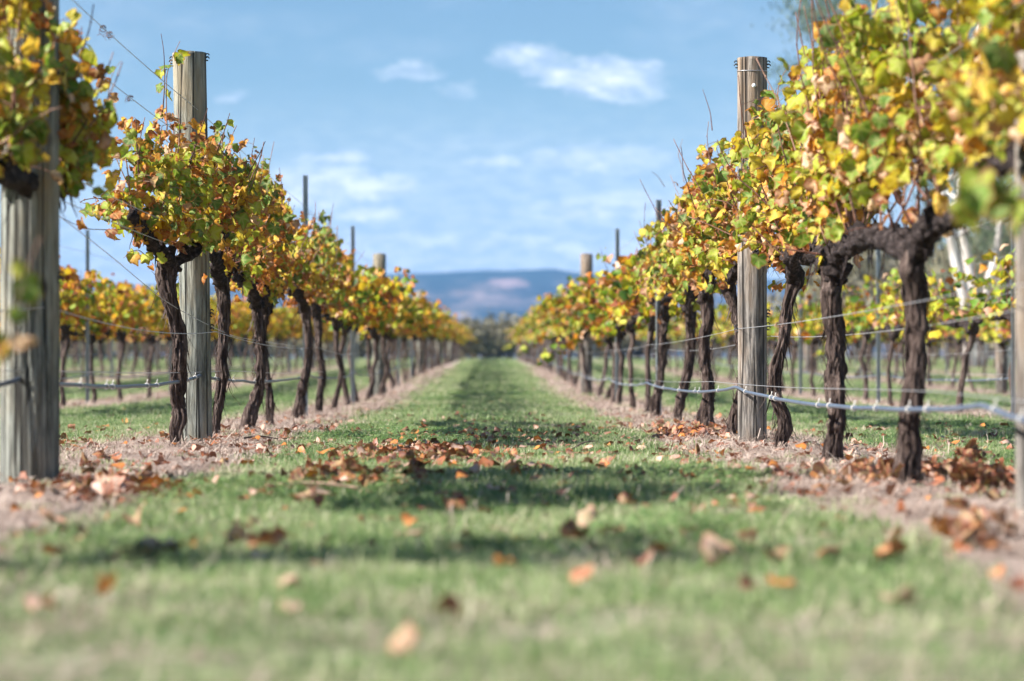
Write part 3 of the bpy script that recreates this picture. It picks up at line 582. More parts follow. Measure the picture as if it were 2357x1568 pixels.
# ------------------------------------------------------------------ near vines
GL, GR = 'grapevines of the left row', 'grapevines of the right row'
vine_near('L', 4.2, 'sparse vine at the near end of the left row, outside the picture', GL, 60, canes=9, cover=.8, lo=-.22, hi=.25, wid=.2)
cZ = [[(75, 450, 7.2), (68, 425, 6.95), (50, 412, 6.75), (0, 400, 6.5), (-160, 400, 6.0), (-330, 380, 5.5)], [(78, 450, 7.2), (100, 430, 7.1), (140, 425, 7.25), (150, 430, 7.4), (165, 425, 7.6)]]
vine_near('L', 7.2, 'out-of-focus vine before the thick timber post, dark head and hanging yellow leaves', GL, 300, canes=50, cord=cZ, cover=1.15, wid=.22, mix=[6, 13, 16, 14, 12, 9, 7, 4, 3, 4, 5])
cA = [[(398, 612, 10.5), (380, 592, 10.3), (352, 568, 10.15), (335, 535, 10.0), (318, 510, 9.85), (300, 497, 9.7)], [(402, 605, 10.5), (430, 590, 10.55), (455, 570, 10.6), (470, 540, 10.8), (500, 532, 11.1), (520, 540, 11.5)]]
vine_near('L', 10.5, 'sharp gnarled vine in front of the grey timber post, leaves green, gold and rust', GL, 300, cord=cA, canes=27, cover=1.22, droops=6)
vine_near('L', 12.0, 'dark-trunked vine just right of the grey timber post', GL, 280, canes=23, cover=1.15)
vine_near('L', 13.8, 'vine with a thick flared foot, third from the grey timber post', GL, 250, canes=20, cover=1.1)
vine_near('L', 14.9, 'thin-trunked vine close behind the one with the flared foot', GL, 220, canes=16)
vine_near('L', 17.0, 'vine whose trunk leans across the tall steel post in the left row', GL, 200, canes=18)
vine_near('L', 19.2, 'vine just past the tall steel post in the left row', GL, 160, canes=17)
vine_near('R', 5.3, 'big blurred vine at the right picture edge, pale pink and yellow leaves', GR, 240, canes=22, lo=-.9, hi=.8, mix=[3, 8, 14, 16, 14, 7, 4, 3, 2, 12, 16])
cB = [[(2112, 590, 7.04), (2125, 545, 6.95), (2150, 520, 6.8), (2200, 500, 6.6), (2260, 480, 6.4)], [(2110, 590, 7.04), (2060, 560, 7.3), (2010, 545, 7.6), (1975, 560, 7.9), (1950, 575, 8.1)]]
vine_near('R', 7.04, 'nearest full vine right, stout trunk standing in a heap of brown leaves', GR, 300, cord=cB, canes=27, cover=1.1, mix=[4, 11, 16, 16, 12, 6, 4, 4, 3, 11, 13])
cC = [[(1926, 640, 8.65), (1925, 600, 8.6), (1945, 575, 8.4), (1975, 565, 8.2)], [(1926, 640, 8.65), (1905, 600, 8.8), (1895, 575, 9.1), (1880, 590, 9.4), (1850, 600, 9.7)]]
vine_near('R', 8.65, 'shaggy-barked vine between the stout vine and the curved one, right row', GR, 300, cord=cC, canes=25, cover=1.05)
vine_near('R', 10.1, 'vine with a curved stringy trunk just right of the brown-grey timber post', GR, 300, canes=25, cover=1.15)
vine_near('R', 12.1, 'vine half hidden behind the brown-grey timber post', GR, 280, canes=23, cover=1.1)
vine_near('R', 13.8, 'thick-footed vine left of the brown-grey timber post', GR, 250, canes=21, cover=1.1)
vine_near('R', 15.9, 'leaning vine between the thick-footed one and the lit steel post', GR, 220, canes=19)
vine_near('R', 17.8, 'dark vine right beside the lit steel post', GR, 200, canes=18)
Y = 21.0; k = 0
while Y < 110:
    vine_far(xl+rnd.uniform(-.03, .03), Y, rnd.choice(['left', 'left', 'gold']) if Y < 50 else rnd.choice(['left', 'green', 'gold']), 'small blurred vine', GL); Y += rnd.uniform(1.6, 1.9)
Y = 19.6
while Y < 110:
    vine_far(xr+rnd.uniform(-.03, .03), Y, 'rightfar', 'small blurred vine', GR, .95 if Y < 27 else 1.0); Y += rnd.uniform(1.6, 1.9)
for n, y0, y1, kd in ((-1, 17.5, 62, 'gold'), (-2, 30, 72, 'gold'), (-3, 43, 78, 'left'), (2, 16.2, 62, 'green'), (3, 27, 72, 'rightfar'), (4, 39, 74, 'green')):
    Y = y0; x = ROW0+n*PITCH; sd = 'left' if n < 0 else 'right'; nn = {1: 'second', 2: 'third', 3: 'fourth'}[abs(n) if n < 0 else n-1]
    while Y < y1:
        kk = kd if n < 0 or Y > 34 else ('green' if rnd.random() < .75 else 'rightfar')
        vine_far(x+rnd.uniform(-.04, .04), Y, kk, f'blurred vine in the {nn} row {sd}', f'grapevines of the {nn} row {sd}', .93 if n < 0 else .9); Y += rnd.uniform(1.6, 1.95)
# each vine is told by the post it follows
def name_vines():
    posts = {}
    for o in C.objects:
        if o.parent is None and o.get('category') == 'post': posts.setdefault(round((o.location.x-ROW0)/PITCH), []).append((o.location.y, 'steel' if o.name.startswith('steel') else 'timber'))
    ON = ['first', 'second', 'third', 'fourth', 'fifth', 'sixth', 'seventh', 'eighth', 'ninth', 'tenth', 'eleventh', 'twelfth']
    RN = {0: 'left row', 1: 'right row', -1: 'second row left', -2: 'third row left', -3: 'fourth row left', 2: 'second row right', 3: 'third row right', 4: 'fourth row right'}
    rows = {}
    for o in C.objects:
        if o.parent is None and o.get('category') == 'grapevine' and ('small blurred' in o['label'] or o['label'].startswith('blurred vine in the')): rows.setdefault(round((o.location.x-ROW0)/PITCH), []).append(o)
    for n, vs_ in rows.items():
        ps = sorted(posts.get(n, [])); cnt = {}; kn = []; q = {'steel': 0, 'timber': 0}
        for y, k in ps: q[k] += 1; kn.append((y, f'{ON[min(11, q[k]-1)]} {k} post'))
        for o in sorted(vs_, key=lambda o: o.location.y):
            b4 = [t for y, t in kn if y < o.location.y]; w = b4[-1] if b4 else None; cnt[w] = cnt.get(w, 0)+1
            o['label'] = f'blurred vine in the {RN[n]}, {ON[min(11, cnt[w]-1)]} ' + (f'past its {w}' if w else 'in view before its first steel post')
name_vines()
# vines of the rows beyond, too many and too small to tell apart
b = MB(); bl = MB()
r = np.random.default_rng(77)
for n in (-6, -5, -4, 5, 6, 7):
    x = ROW0+n*PITCH
    for Y in np.arange(max(50, abs(x)/.26), 95, 1.9):
        g = float(G(x, Y)); V, Fs = tube(np.array([[x, Y, g-.05], [x+r.normal(0, .03), Y, g+.4], [x, Y, g+.8]]), [.04, .03, .04], 5, False); b.add(V, Fs)
        for _ in range(60):
            pos = np.array([x+r.normal(0, .16), Y+r.uniform(-.95, .95), g+.78+abs(r.normal(0, .30))]); add_leaf(bl, (pos, .12*r.uniform(.7, 1.2), leaf_basis(r.normal(0, 1, 3)+[0, 0, -1.], r.normal(0, 1, 3)+[0, -.8, .3]), pick_tone(r, MIX['gold' if n < 0 else 'rightfar']), int(r.integers(6))), True)
put('distant_vine_trunks', b.mesh('distant_vine_trunks', m_bark), kind='stuff'); put('distant_vine_foliage', bl.mesh('distant_vine_foliage', m_leaf), kind='stuff')

# ------------------------------------------------------------------ blurred shoots close to the lens, bare tips over the rows
def shoot(name, P, label, cat, n, size, mix, seed, rad_=.003, parts=True, group=None):
    r = np.random.default_rng(seed); P = smooth_path(np.array([list(q) for q in P]), 24); o = P[0].copy(); root = thing(name, tuple(o), label, cat, group)
    c = MB(); V, Fs = tube(P-o, np.linspace(rad_, rad_*.4, 24), 6); c.add(V, Fs); put('stem', c.mesh('stem', m_cane), root)
    for k in range(n):
        q = P[int(3+(k+.5)/n*20)]; a = r.random()*6.28; pos = q+np.array([math.cos(a)*.03, math.sin(a)*.03, r.uniform(-.03, .01)]); ti = pick_tone(r, mix)
        ob = bpy.data.objects.new('leaf', leafmesh(ti, int(r.integers(6)))); C.objects.link(ob); ob.parent = root
        B = leaf_basis(np.array([math.cos(a)*.6, math.sin(a)*.6, -.8])+r.normal(0, .3, 3), np.array([-.4, -.8, .5])+r.normal(0, .3, 3))
        ob.matrix_local = Matrix.Translation(Vector(pos-o)) @ Matrix(B.tolist()).to_4x4() @ Matrix.Scale(size*r.uniform(.7, 1.2), 4)
    return root
GM = [8, 10, 9, 5, 1, 0, 0, 0, 0, 1, 2]
for k in range(4): shoot('vine_shoot', [(ROW0+.03*k, 4.0+.1*k, .0), (ROW0+.02+.05*k, 4.05+.1*k, .2), (ROW0+.02+.06*k, 4.1+.1*k, .38), (ROW0+.05+.06*k, 4.15+.1*k, .55)], 'unseen leafy sucker added for its shadow, by the vine outside the left edge', 'shoot', 13, .052, GM, 40+k, group='suckers added for their shadow at the foot of the nearest left vine')  # unseen suckers, added to cast the broad low shadow patch at left
shoot('vine_shoot', [px(-160, 960, 4.3), px(-40, 900, 4.2), px(15, 800, 4.1), px(45, 680, 4.1), px(75, 590, 4.1), px(95, 545, 4.1)], 'blurred pale green shoot hanging across the thick timber post at the left edge', 'shoot', 9, .034, GM, 51)
shoot('vine_shoot', [px(-60, 700, 4.2), px(-20, 770, 4.1), px(5, 830, 4.0), px(10, 880, 4.0)], 'blurred green and orange leaf tip low at the left picture edge', 'shoot', 5, .028, [3, 3, 2, 0, 0, 0, 3, 2, 0, 0, 0], 52)
shoot('vine_shoot', [px(2460, 560, 4.5), px(2400, 500, 4.4), px(2340, 440, 4.3), px(2280, 420, 4.2), px(2210, 450, 4.2), px(2160, 490, 4.2)], 'soft green shoot close to the lens before the right picture edge', 'shoot', 22, .040, [12, 13, 9, 2, 0, 0, 0, 0, 0, 0, 2], 53)
for k, (pp, lb) in enumerate([([px(1640, 300, 13.0), px(1636, 260, 13.0), px(1625, 225, 13.0), px(1618, 205, 13.0)], 'thin bare shoot pointing up from the right row, left of the timber post'),
                 ([px(1575, 420, 15.6), px(1570, 380, 15.6), px(1560, 355, 15.6), px(1572, 320, 15.6)], 'short bare shoot on the crest of the right row'),
                 ([px(1530, 430, 17.2), px(1515, 405, 17.2), px(1500, 395, 17.2)], 'small bare shoot sticking out left from the right row'),
                 ([px(375, 260, 10.2), px(380, 190, 10.2), px(378, 120, 10.2), px(371, 78, 10.2)], 'upright bare shoot beside the grey timber post top'),
                 ([px(1795, 260, 10.9), px(1790, 210, 10.9), px(1800, 175, 10.9), px(1820, 148, 10.9)], 'brown bare shoot rising past the right timber post top')]):
    rr = shoot('bare_shoot', pp, lb, 'shoot', 0, .03, GM, 60+k, .0030)
shoot('vine_shoot', [px(385, 300, 10.3), px(383, 230, 10.3), px(384, 170, 10.3), px(398, 130, 10.3), px(415, 95, 10.3)], 'leafy shoot climbing to the rim of the grey timber post', 'shoot', 8, .042, [2, 5, 5, 3, 2, 3, 4, 4, 2, 1, 1], 71)
shoot('vine_shoot', [px(505, 340, 12.3), px(515, 310, 12.3), px(520, 285, 12.3), px(530, 285, 12.3)], 'small green shoot above the left row just right of the timber post', 'shoot', 6, .040, [5, 7, 3, 0, 0, 0, 0, 0, 0, 0, 0], 72)
shoot('vine_shoot', [px(590, 440, 14.5), px(600, 410, 14.5), px(606, 385, 14.5)], 'small green shoot sticking up over the left row crest', 'shoot', 5, .042, [5, 7, 3, 0, 0, 0, 0, 0, 0, 0, 0], 73)
shoot('vine_shoot', [px(330, 520, 9.8), px(270, 530, 9.4), px(200, 528, 8.8), px(165, 513, 8.3), px(140, 500, 8.0)], 'long thin red-brown shoot reaching left from the gnarled vine to the thick post', 'shoot', 2, .036, [0, 0, 0, 0, 0, 0, 0, 2, 3, 0, 0], 74, .0024)
shoot('vine_shoot', [px(330, 330, 9.6), px(290, 300, 9.2), px(255, 270, 8.9), px(248, 215, 8.7), px(262, 160, 8.5), px(280, 140, 8.4)], 'loose shoot of small curled leaves in the gap between the two left vines', 'shoot', 9, .038, [4, 4, 2, 1, 1, 2, 3, 3, 3, 1, 1], 75, .002)
shoot('vine_shoot', [px(300, 520, 9.9), px(265, 490, 9.7), px(235, 480, 9.6), px(215, 490, 9.5)], 'short green leaf tip at the lower left of the gnarled vine', 'shoot', 5, .036, [3, 6, 3, 0, 0, 0, 1, 2, 0, 0, 0], 76, .002)
shoot('vine_shoot', [px(350, 600, 10.1), px(320, 575, 10.0), px(300, 580, 9.9), px(285, 595, 9.9)], 'low gold leaf tip under the arm of the gnarled vine', 'shoot', 5, .040, [0, 2, 2, 3, 5, 4, 4, 2, 0, 0, 0], 77, .0024)

# ------------------------------------------------------------------ wires and drip tubes
def row_wire(x, h, y0, y1, label, posts, sag=.012, rad_=.0016, m=m_wire, group='trellis wires of the rows', name='trellis_wire', fn=None, seg=5):
    ys = [y0]+[q for q in posts if y0 < q < y1]+[y1]; P = []
    for a, c in zip(ys[:-1], ys[1:]):
        t = np.linspace(0, 1, 9 if a < 40 else 5)[:-1]
        for q in t: yy = a+(c-a)*q; zg = float(np.interp(a, _yy, _zz))*(1-q)+float(np.interp(c, _yy, _zz))*q; P.append((x, yy, zg+h-sag*4*q*(1-q)))
    P.append((x, y1, float(np.interp(y1, _yy, _zz))+h)); P = np.array(P); b = MB(); V, Fs = tube(P-P[0], rad_, seg, False); b.add(V, Fs)
    o = put(name, b.mesh(name, m), None, tuple(P[0])); o['label'] = label; o['category'] = 'wire'; o['group'] = group; return o, P
PL = [7, 11.25, 17.8, 23.9, 29.6, 35.5, 41.3, 47, 53, 58.5, 64, 76, 82, 94, 100]; PR = [5.6, 11.3, 17.8, 23.6, 31.2, 38, 44.5, 51, 57.5, 64, 70, 79, 88, 104]
for h, lb in ((1.545, 'topmost wire of the left row, running down across the sky to the grey post'), (1.375, 'second wire from the top in the left row, below the topmost'), (.97, 'wire along the arms of the left vines'), (.88, 'thin wire just under the cordon wire of the left row')): row_wire(xl+.01, h, 4.05, 104, lb, PL)
for h, lb in ((1.50, 'top wire of the right row hidden among its leaves'), (1.20, 'foliage wire in the middle of the right row leaves'), (.90, 'wire along the arms of the right vines'), (.535, 'pale wire at knee height clipped to the left side of the right post')): row_wire(xr-.078 if h < .6 else xr, h, 2.5, 106, lb, PR)
row_wire(xr+.07, .50, 2.5, 106, 'second knee-high wire of the right row, just behind the first', PR, .03)
row_wire(xl+.085, .52, 4.05, 104, 'sagging knee-high wire of the left row with a dried tendril knot', PL, .035)
b = MB(); P = np.array([list(px(137, 497, 7.45)), list(px(260, 592, 8.6)), list(px(385, 700, 10.2)), list(px(487, 752, 11.2)), list(px(540, 776, 12.6)), list(px(700, 800, 17.0))]); V, Fs = tube(smooth_path(P, 30)-P[0], .0016, 5, False); b.add(V, Fs)
o = put('stay_wire', b.mesh('stay_wire', m_wire), None, tuple(P[0])); o['label'] = 'slanting stay wire from the thick post down past the gnarled trunk'; o['category'] = 'wire'
for n in (-1, 2, 3):
    x = ROW0+n*PITCH; sd = 'left' if n < 0 else 'right'
    for h in (.5, .92, 1.2, 1.5): row_wire(x, h, 12, 70, f'faint blurred wire of the farther {sd} rows', list(np.arange(17.8, 70, 6)), .02)
def tendrils(P0, seed, label, n=5):
    r = np.random.default_rng(seed); b = MB()
    for _ in range(n):
        a = np.linspace(0, r.uniform(5, 12), 22); q = r.uniform(.004, .011); e = np.stack([np.cos(a)*q+a*.0018*r.normal(), a*.0012*r.normal(), np.sin(a)*q-a*.0011], 1); V, Fs = tube(e, .0008, 4, False); b.add(V, Fs)
    o = put('dried_tendril', b.mesh('dried_tendril', m_cane), None, tuple(P0)); o['label'] = label; o['category'] = 'tendril'
for k, (x, y, Yd, lb) in enumerate([(242, 52, 8.45, 'curled dry tendril on the topmost left wire'), (262, 70, 8.6, 'tiny tendril knot next below on the topmost left wire'), (280, 767, 8.9, 'dark tendril knot on the sagging knee-high left wire'), (305, 240, 9.1, 'tendril on the second left wire above the gnarled vine'), (485, 620, 10.9, 'hooked tendril under the stay wire beside the gnarled trunk'), (2330, 560, 5.7, 'tendril beside the right edge post'), (1835, 757, 9.7, 'curly tendril hanging on the knee-high right wire')]):
    h = {0: 1.545, 1: 1.545, 2: .50, 3: 1.375}.get(k)
    if k == 6: p3 = Vector((xr-.078, 9.75, float(G(0, 9.75))+.525))
    elif h: p3 = Vector((xl+(.085 if k == 2 else .01), Yd, float(G(0, Yd))+h-.012))
    else: continue
    tendrils(p3, 5+k, lb, 7 if k == 6 else 5)
def drip(x, h, y0, y1, posts, label, nclip, sag=.040):
    ys = [y0]+[q for q in posts if y0 < q < y1]+[y1]; P = []; r = np.random.default_rng(int(abs(x)*10))
    for a, c in zip(ys[:-1], ys[1:]):
        for q in np.linspace(0, 1, 15)[:-1]: yy = a+(c-a)*q; P.append((x+r.normal(0, .0025), yy, float(np.interp(a, _yy, _zz))*(1-q)+float(np.interp(c, _yy, _zz))*q+h-sag*(4*q*(1-q))**.7+r.normal(0, .002)))
    P = np.array(P); Q = smooth_path(P, len(P)*3); b = MB(); V, Fs = tube(Q-P[0], .0072, 10, False); b.add(V, Fs); root = thing('drip_line', tuple(P[0]), label, 'hose', 'drip irrigation lines')
    put('tube', b.mesh('tube', m_tube), root)
    b = MB(); Wv = Q.copy(); Wv[:, 2] = P[:, 2].mean()*0+np.interp(Wv[:, 1], _yy, _zz)+h+.022-.012*np.abs(np.sin(Wv[:, 1]*.5)); Wv[:, 0] += .006; V, Fs = tube(Wv-P[0], .0014, 4, False); b.add(V, Fs); put('support_wire', b.mesh('support_wire', m_wire), root)
    c = MB(); a = np.linspace(0, 6.283, 14); V, Fs = tube(np.stack([np.cos(a)*.0088, a*0, np.sin(a)*.0092], 1), .0022, 5, False); c.add(V, Fs); V, Fs = tube(np.array([[0, 0, .012], [.003, .004, .024]]), .0018, 5); c.add(V, Fs); cmx = c.mesh('clip', m_clip)
    yk = y0+1.2
    for k in range(nclip):
        yk += r.choice([.18, .4, .7])*r.uniform(.8, 1.3)*(1+k*.04); i = np.argmin(abs(Q[:, 1]-yk)); put('clip', cmx, root, tuple(Q[i]-P[0]))
drip(xr-.088, .262, 2.2, 80, PR, 'grey-blue drip tube with pale clips sagging along the right row', 34)
drip(xl+.02, .318, 4.05, 80, PL, 'dark drip tube running low through the left row behind the gnarled trunk', 16, .04)
for n in (-1, 2): drip(ROW0+n*PITCH+.03, .30, 14, 60, list(np.arange(17.8, 60, 6)), f"blurred drip tube of the second row {'left' if n < 0 else 'right'}", 10)

# ------------------------------------------------------------------ trees
def gum():
    base = px(2225, 770, 60); g = float(G(base.x, 60)); root = thing('gum_tree', (base.x, 60, g), 'tall gum tree with bare white trunks and dark hanging foliage at the right', 'tree'); o = np.array([base.x, 60, g]); r = np.random.default_rng(8)
    TRK = [([(2228, 820), (2220, 700), (2200, 640), (2183, 575), (2170, 525), (2150, 440), (2080, 300), (2000, 160), (1960, 40)], 30), ([(2246, 820), (2242, 650), (2232, 590), (2222, 520), (2212, 470), (2230, 300), (2260, 50), (2280, -250)], 25), ([(2262, 820), (2268, 655), (2285, 610), (2294, 560), (2290, 520), (2310, 470), (2380, 300), (2460, 100), (2520, -100)], 19)]
    ends = []
    for T_, w in TRK:
        P = np.array([list(px(x, y, 60)) for x, y in T_]); P[:, 1] += np.cumsum(r.normal(0, .15, len(P))); P[0, 2] = g-.1; Q = smooth_path(np.concatenate([P, np.linspace(w, w*.35, len(P))[:, None]/F*60/2], 1), 40); b = MB(); V, Fs = tube(Q[:, :3]-o, Q[:, 3], 14, True, relief_fn(int(w), .12, 6, 1.5)); b.add(V, Fs); put('trunk', b.mesh('trunk', m_gum), root)
        for k in range(14, 40, 3):
            d = r.normal(0, 1, 3); d[2] = abs(d[2])*.5+.1; d /= np.linalg.norm(d); L_ = r.uniform(1.2, 3.2); pp = smooth_path(np.array([Q[k, :3], Q[k, :3]+d*L_*.5+[0, 0, .3], Q[k, :3]+d*L_+[0, 0, .1]]), 10); b = MB(); V, Fs = tube(pp-o, np.linspace(.06, .015, 10), 6); b.add(V, Fs); put('branch', b.mesh('branch', m_gum), root); ends += [pp[5], pp[7], pp[9]]
    ends += [np.array(px(x, y, 60+r.normal(0, 1.5))) for x, y in [(1850, 15), (1875, 40), (1868, 10), (1905, 5), (1940, 12), (1890, 30), (1815, 150), (1825, 165), (1805, 185), (1880, -20), (1850, -60), (1950, -40), (1858, 28), (1884, 22), (1866, 55), (1895, 48), (1930, 25), (1845, 5), (1872, 68)]+[(r.uniform(1980, 2600), r.uniform(-300, 330)) for _ in range(105)]]
    ends += [np.array(px(r.uniform(2120, 2560), r.uniform(400, 700), 66+r.uniform(0, 4))) for _ in range(60)]
    b = MB()
    for e in ends:
        n = 130 if e[2] < 9.5 else 70
        s = r.uniform(.22, .42); pos = e+r.normal(0, s, (n, 3))*[1, 1, .75]; tone = np.clip(r.normal(.5, .2), .1, .9)
        for q in pos:
            d = np.array([r.normal(0, .35), r.normal(0, .35), -1]); d /= np.linalg.norm(d); w = np.cross(d, r.normal(0, 1, 3)); w /= np.linalg.norm(w)+1e-9; l = r.uniform(.10, .17); V = np.array([q, q+d*l*.5+w*.016, q+d*l, q+d*l*.5-w*.016]); b.add(V-o, np.array([[0, 1, 2, 3]]), tone=np.clip(tone+r.normal(0, .15), 0, 1))
    put('crown', b.mesh('crown', m_gumleaf, False), root)
gum()
def bush_mesh(seed, w, h, m):
    r = np.random.default_rng(seed); b = MB(); n = 1100
    cl = r.normal(0, 1, (16, 3)); cl /= np.linalg.norm(cl, axis=1, keepdims=True); cl = cl*r.uniform(.3, .85, (16, 1))*[w/2, w/2, h/2]+[0, 0, h*.56]
    for i in range(n):
        c = cl[i % 16]; q = c+r.normal(0, .16, 3)*[w, w, h*.8]; q[2] = max(q[2], .1); d = r.normal(0, 1, 3); d /= np.linalg.norm(d); e = np.cross(d, r.normal(0, 1, 3)); e /= np.linalg.norm(e)+1e-9; s = w*r.uniform(.03, .06)
        b.add(np.array([q-d*s, q+e*s*.6, q+d*s, q-e*s*.6]), np.array([[0, 1, 2, 3]]), tone=np.clip(.5+(i % 16-8)*.04+r.normal(0, .2), 0, 1))
    t = MB()
    for k in range(3): V, Fs = tube(np.array([[0, 0, -.1], [r.normal(0, .1)*w, r.normal(0, .1)*w, h*.3], [r.normal(0, .2)*w, r.normal(0, .2)*w, h*.65]]), [w*.03, w*.02, w*.01], 6); t.add(V, Fs)
    return b.mesh('crown', m, False), t.mesh('trunk', m_twig)
BM = [bush_mesh(s, 3.0, 2.6, m_bush) for s in range(6)]
def bush(xp, Y, w, h, label, group=None, k=0, name='bush'):
    x = (xp-VX)/F*Y; root = thing(name, (x, Y, float(G(x, Y))), label, name if name == 'bush' else 'tree', group, rnd.random()*6); root.scale = (w/3, w/3, h/2.6); a, t = BM[k % 6]; put('crown', a, root); put('trunk', t, root)
for k, (x, w, h, lb) in enumerate([(1066, 3.2, 2.9, 'olive bush at the far end of the lane, leftmost of the clump'), (1092, 3.0, 2.5, 'brownish bush at the end of the lane, second from the left'), (1120, 3.4, 2.9, 'grey-olive bush closing the end of the lane in the middle'), (1146, 3.0, 2.6, 'dark bush at the end of the lane, right of the middle one'), (1172, 3.3, 2.9, 'olive bush at the far end of the lane near the right row'), (1040, 3, 2.6, 'bush behind the far end of the left row'), (1198, 3, 2.6, 'bush behind the far end of the right row')]):
    bush(x, 150+(k % 3)*3, w, h-.3, lb, k=k*2+1)
for k in range(44):
    xp = (-60+k*55+rnd.uniform(-20, 20) if k < 20 else 1225+(k-20)*80+rnd.uniform(-30, 30)) if k < 34 else rnd.choice([rnd.uniform(-500, 1000), rnd.uniform(1260, 2900)]) if k < 0 else rnd.uniform(1850, 2700)
    Y = rnd.uniform(135, 175) if k < 34 else rnd.uniform(110, 150); h = rnd.uniform(1.9, 2.7) if xp < 1800 else rnd.uniform(4.5, 8.5)
    bush(xp, Y, rnd.uniform(4, 7), h, ('low blurred tree beyond the left rows, behind the vines left of the lane' if xp > 700 else 'low blurred tree beyond the left rows, behind the grey timber post side') if xp < 1260 else 'low blurred tree behind the far end of the right row' if xp < 1500 else 'low blurred tree seen between the trunks of the right row' if xp < 1850 else 'dark blurred tree seen between the right timber post and the stout vine' if xp < 2130 else 'dark blurred tree around the white gum trunks at the right', 'trees beyond the vine rows', k, 'distant_tree')

# ------------------------------------------------------------------ grass, straw (nobody could count them)
def instancer(name, pts, rotz, scl, tilt, protos):
    me = bpy.data.meshes.new(name); me.vertices.add(len(pts)); me.vertices.foreach_set('co', pts.astype(np.float32).ravel())
    a = me.attributes.new('rot', 'FLOAT_VECTOR', 'POINT'); a.data.foreach_set('vector', np.stack([tilt[:, 0], tilt[:, 1], rotz], 1).astype(np.float32).ravel())
    a = me.attributes.new('scl', 'FLOAT', 'POINT'); a.data.foreach_set('value', scl.astype(np.float32))
    o = put(name, me, kind='stuff'); col = bpy.data.collections.new(name+' kinds')
    for k, pm in enumerate(protos): col.objects.link(bpy.data.objects.new(name+'_tuft', pm))
    ng = bpy.data.node_groups.new(name, 'GeometryNodeTree'); ng.interface.new_socket('Geometry', in_out='INPUT', socket_type='NodeSocketGeometry'); ng.interface.new_socket('Geometry', in_out='OUTPUT', socket_type='NodeSocketGeometry')
    n = ng.nodes; gi = n.new('NodeGroupInput'); go = n.new('NodeGroupOutput'); ip = n.new('GeometryNodeInstanceOnPoints'); ci = n.new('GeometryNodeCollectionInfo'); ci.inputs[0].default_value = col; ci.inputs[1].default_value = True; ci.inputs[2].default_value = True
    r1 = n.new('GeometryNodeInputNamedAttribute'); r1.data_type = 'FLOAT_VECTOR'; r1.inputs[0].default_value = 'rot'; s1 = n.new('GeometryNodeInputNamedAttribute'); s1.data_type = 'FLOAT'; s1.inputs[0].default_value = 'scl'
    l = ng.links; l.new(gi.outputs[0], ip.inputs['Points']); l.new(ci.outputs[0], ip.inputs['Instance']); ip.inputs['Pick Instance'].default_value = True
    l.new(r1.outputs[0], ip.inputs['Rotation']); l.new(s1.outputs[0], ip.inputs['Scale']); l.new(ip.outputs[0], go.inputs[0])
    md = o.modifiers.new('tufts', 'NODES'); md.node_group = ng; return o
def tuft(seed, n, rad_, h0, h1, w, lean, tone=(0, 1), dead=.17):
    r = np.random.default_rng(seed); b = MB()
    for _ in range(n):
        a = r.random()*6.28; q = rad_*math.sqrt(r.random()); x, y = math.cos(a)*q, math.sin(a)*q; h = r.uniform(h0, h1); d = r.random()*6.28; ln = r.uniform(.1, 1)*lean*h; dx, dy = math.cos(d), math.sin(d); ww = w*r.uniform(.7, 1.4)/2
        px_, py_ = -dy*ww, dx*ww; tn = r.uniform(*tone)*.95 if r.random() > dead else r.uniform(.85, 1.3)
        V = [(x-px_, y-py_, -.01), (x+px_, y+py_, -.01), (x+px_*.8+dx*ln*.3, y+py_*.8+dy*ln*.3, h*.6), (x-px_*.8+dx*ln*.3, y-py_*.8+dy*ln*.3, h*.6), (x+dx*ln, y+dy*ln, h)]
        b.add(V, [np.array([[0, 1, 2, 3]]), np.array([[3, 2, 4]])], tone=tn)
    return b
def strawtuft(seed, n):
    r = np.random.default_rng(seed); b = MB()
    for _ in range(n):
        x, y = r.normal(0, .06, 2); d = r.random()*6.28; l = r.uniform(.015, .07); w = r.uniform(.0005, .0013); z0 = r.uniform(.001, .006); z1 = max(.001, z0+r.normal(0, .004) if r.random() < .94 else z0+r.uniform(.01, .03)); dx, dy = math.cos(d), math.sin(d)
        b.add([(x-dy*w, y+dx*w, z0), (x+dy*w, y-dx*w, z0), (x+dx*l+dy*w, y+dy*l-dx*w, z1), (x+dx*l-dy*w, y+dy*l+dx*w, z1)], np.array([[0, 1, 2, 3]]), tone=r.random())
    return b.mesh('straw', m_straw, False)
def clover(seed):
    r = np.random.default_rng(seed); b = MB()
    for _ in range(34):
        a = r.random()*6.28; q = .075*math.sqrt(r.random()); c = np.array([math.cos(a)*q, math.sin(a)*q, r.uniform(.012, .034)]); s = r.uniform(.004, .009); tn = r.uniform(.05, .55)
        for k in range(3):
            t = k*2.094+a; u = np.array([math.cos(t), math.sin(t), r.normal(0, .2)]); v = np.array([-math.sin(t), math.cos(t), 0])
            b.add([c, c+u*s*.8+v*s*.6, c+u*s*1.5+[0, 0, .001], c+u*s*.8-v*s*.6], np.array([[0, 1, 2, 3]]), tone=tn)
    return b.mesh('clover', m_grass, False)
TF = [tuft(s, 85, .075, .008, .025, .0017, 1.1).mesh('grass', m_grass, False) for s in range(5)]+[tuft(9, 50, .07, .014, .036, .0019, .9, (0, .7)).mesh('grass', m_grass, False)]
CV = [clover(s) for s in range(3)]; ST = [strawtuft(s, 60) for s in range(5)]
r = np.random.default_rng(21)
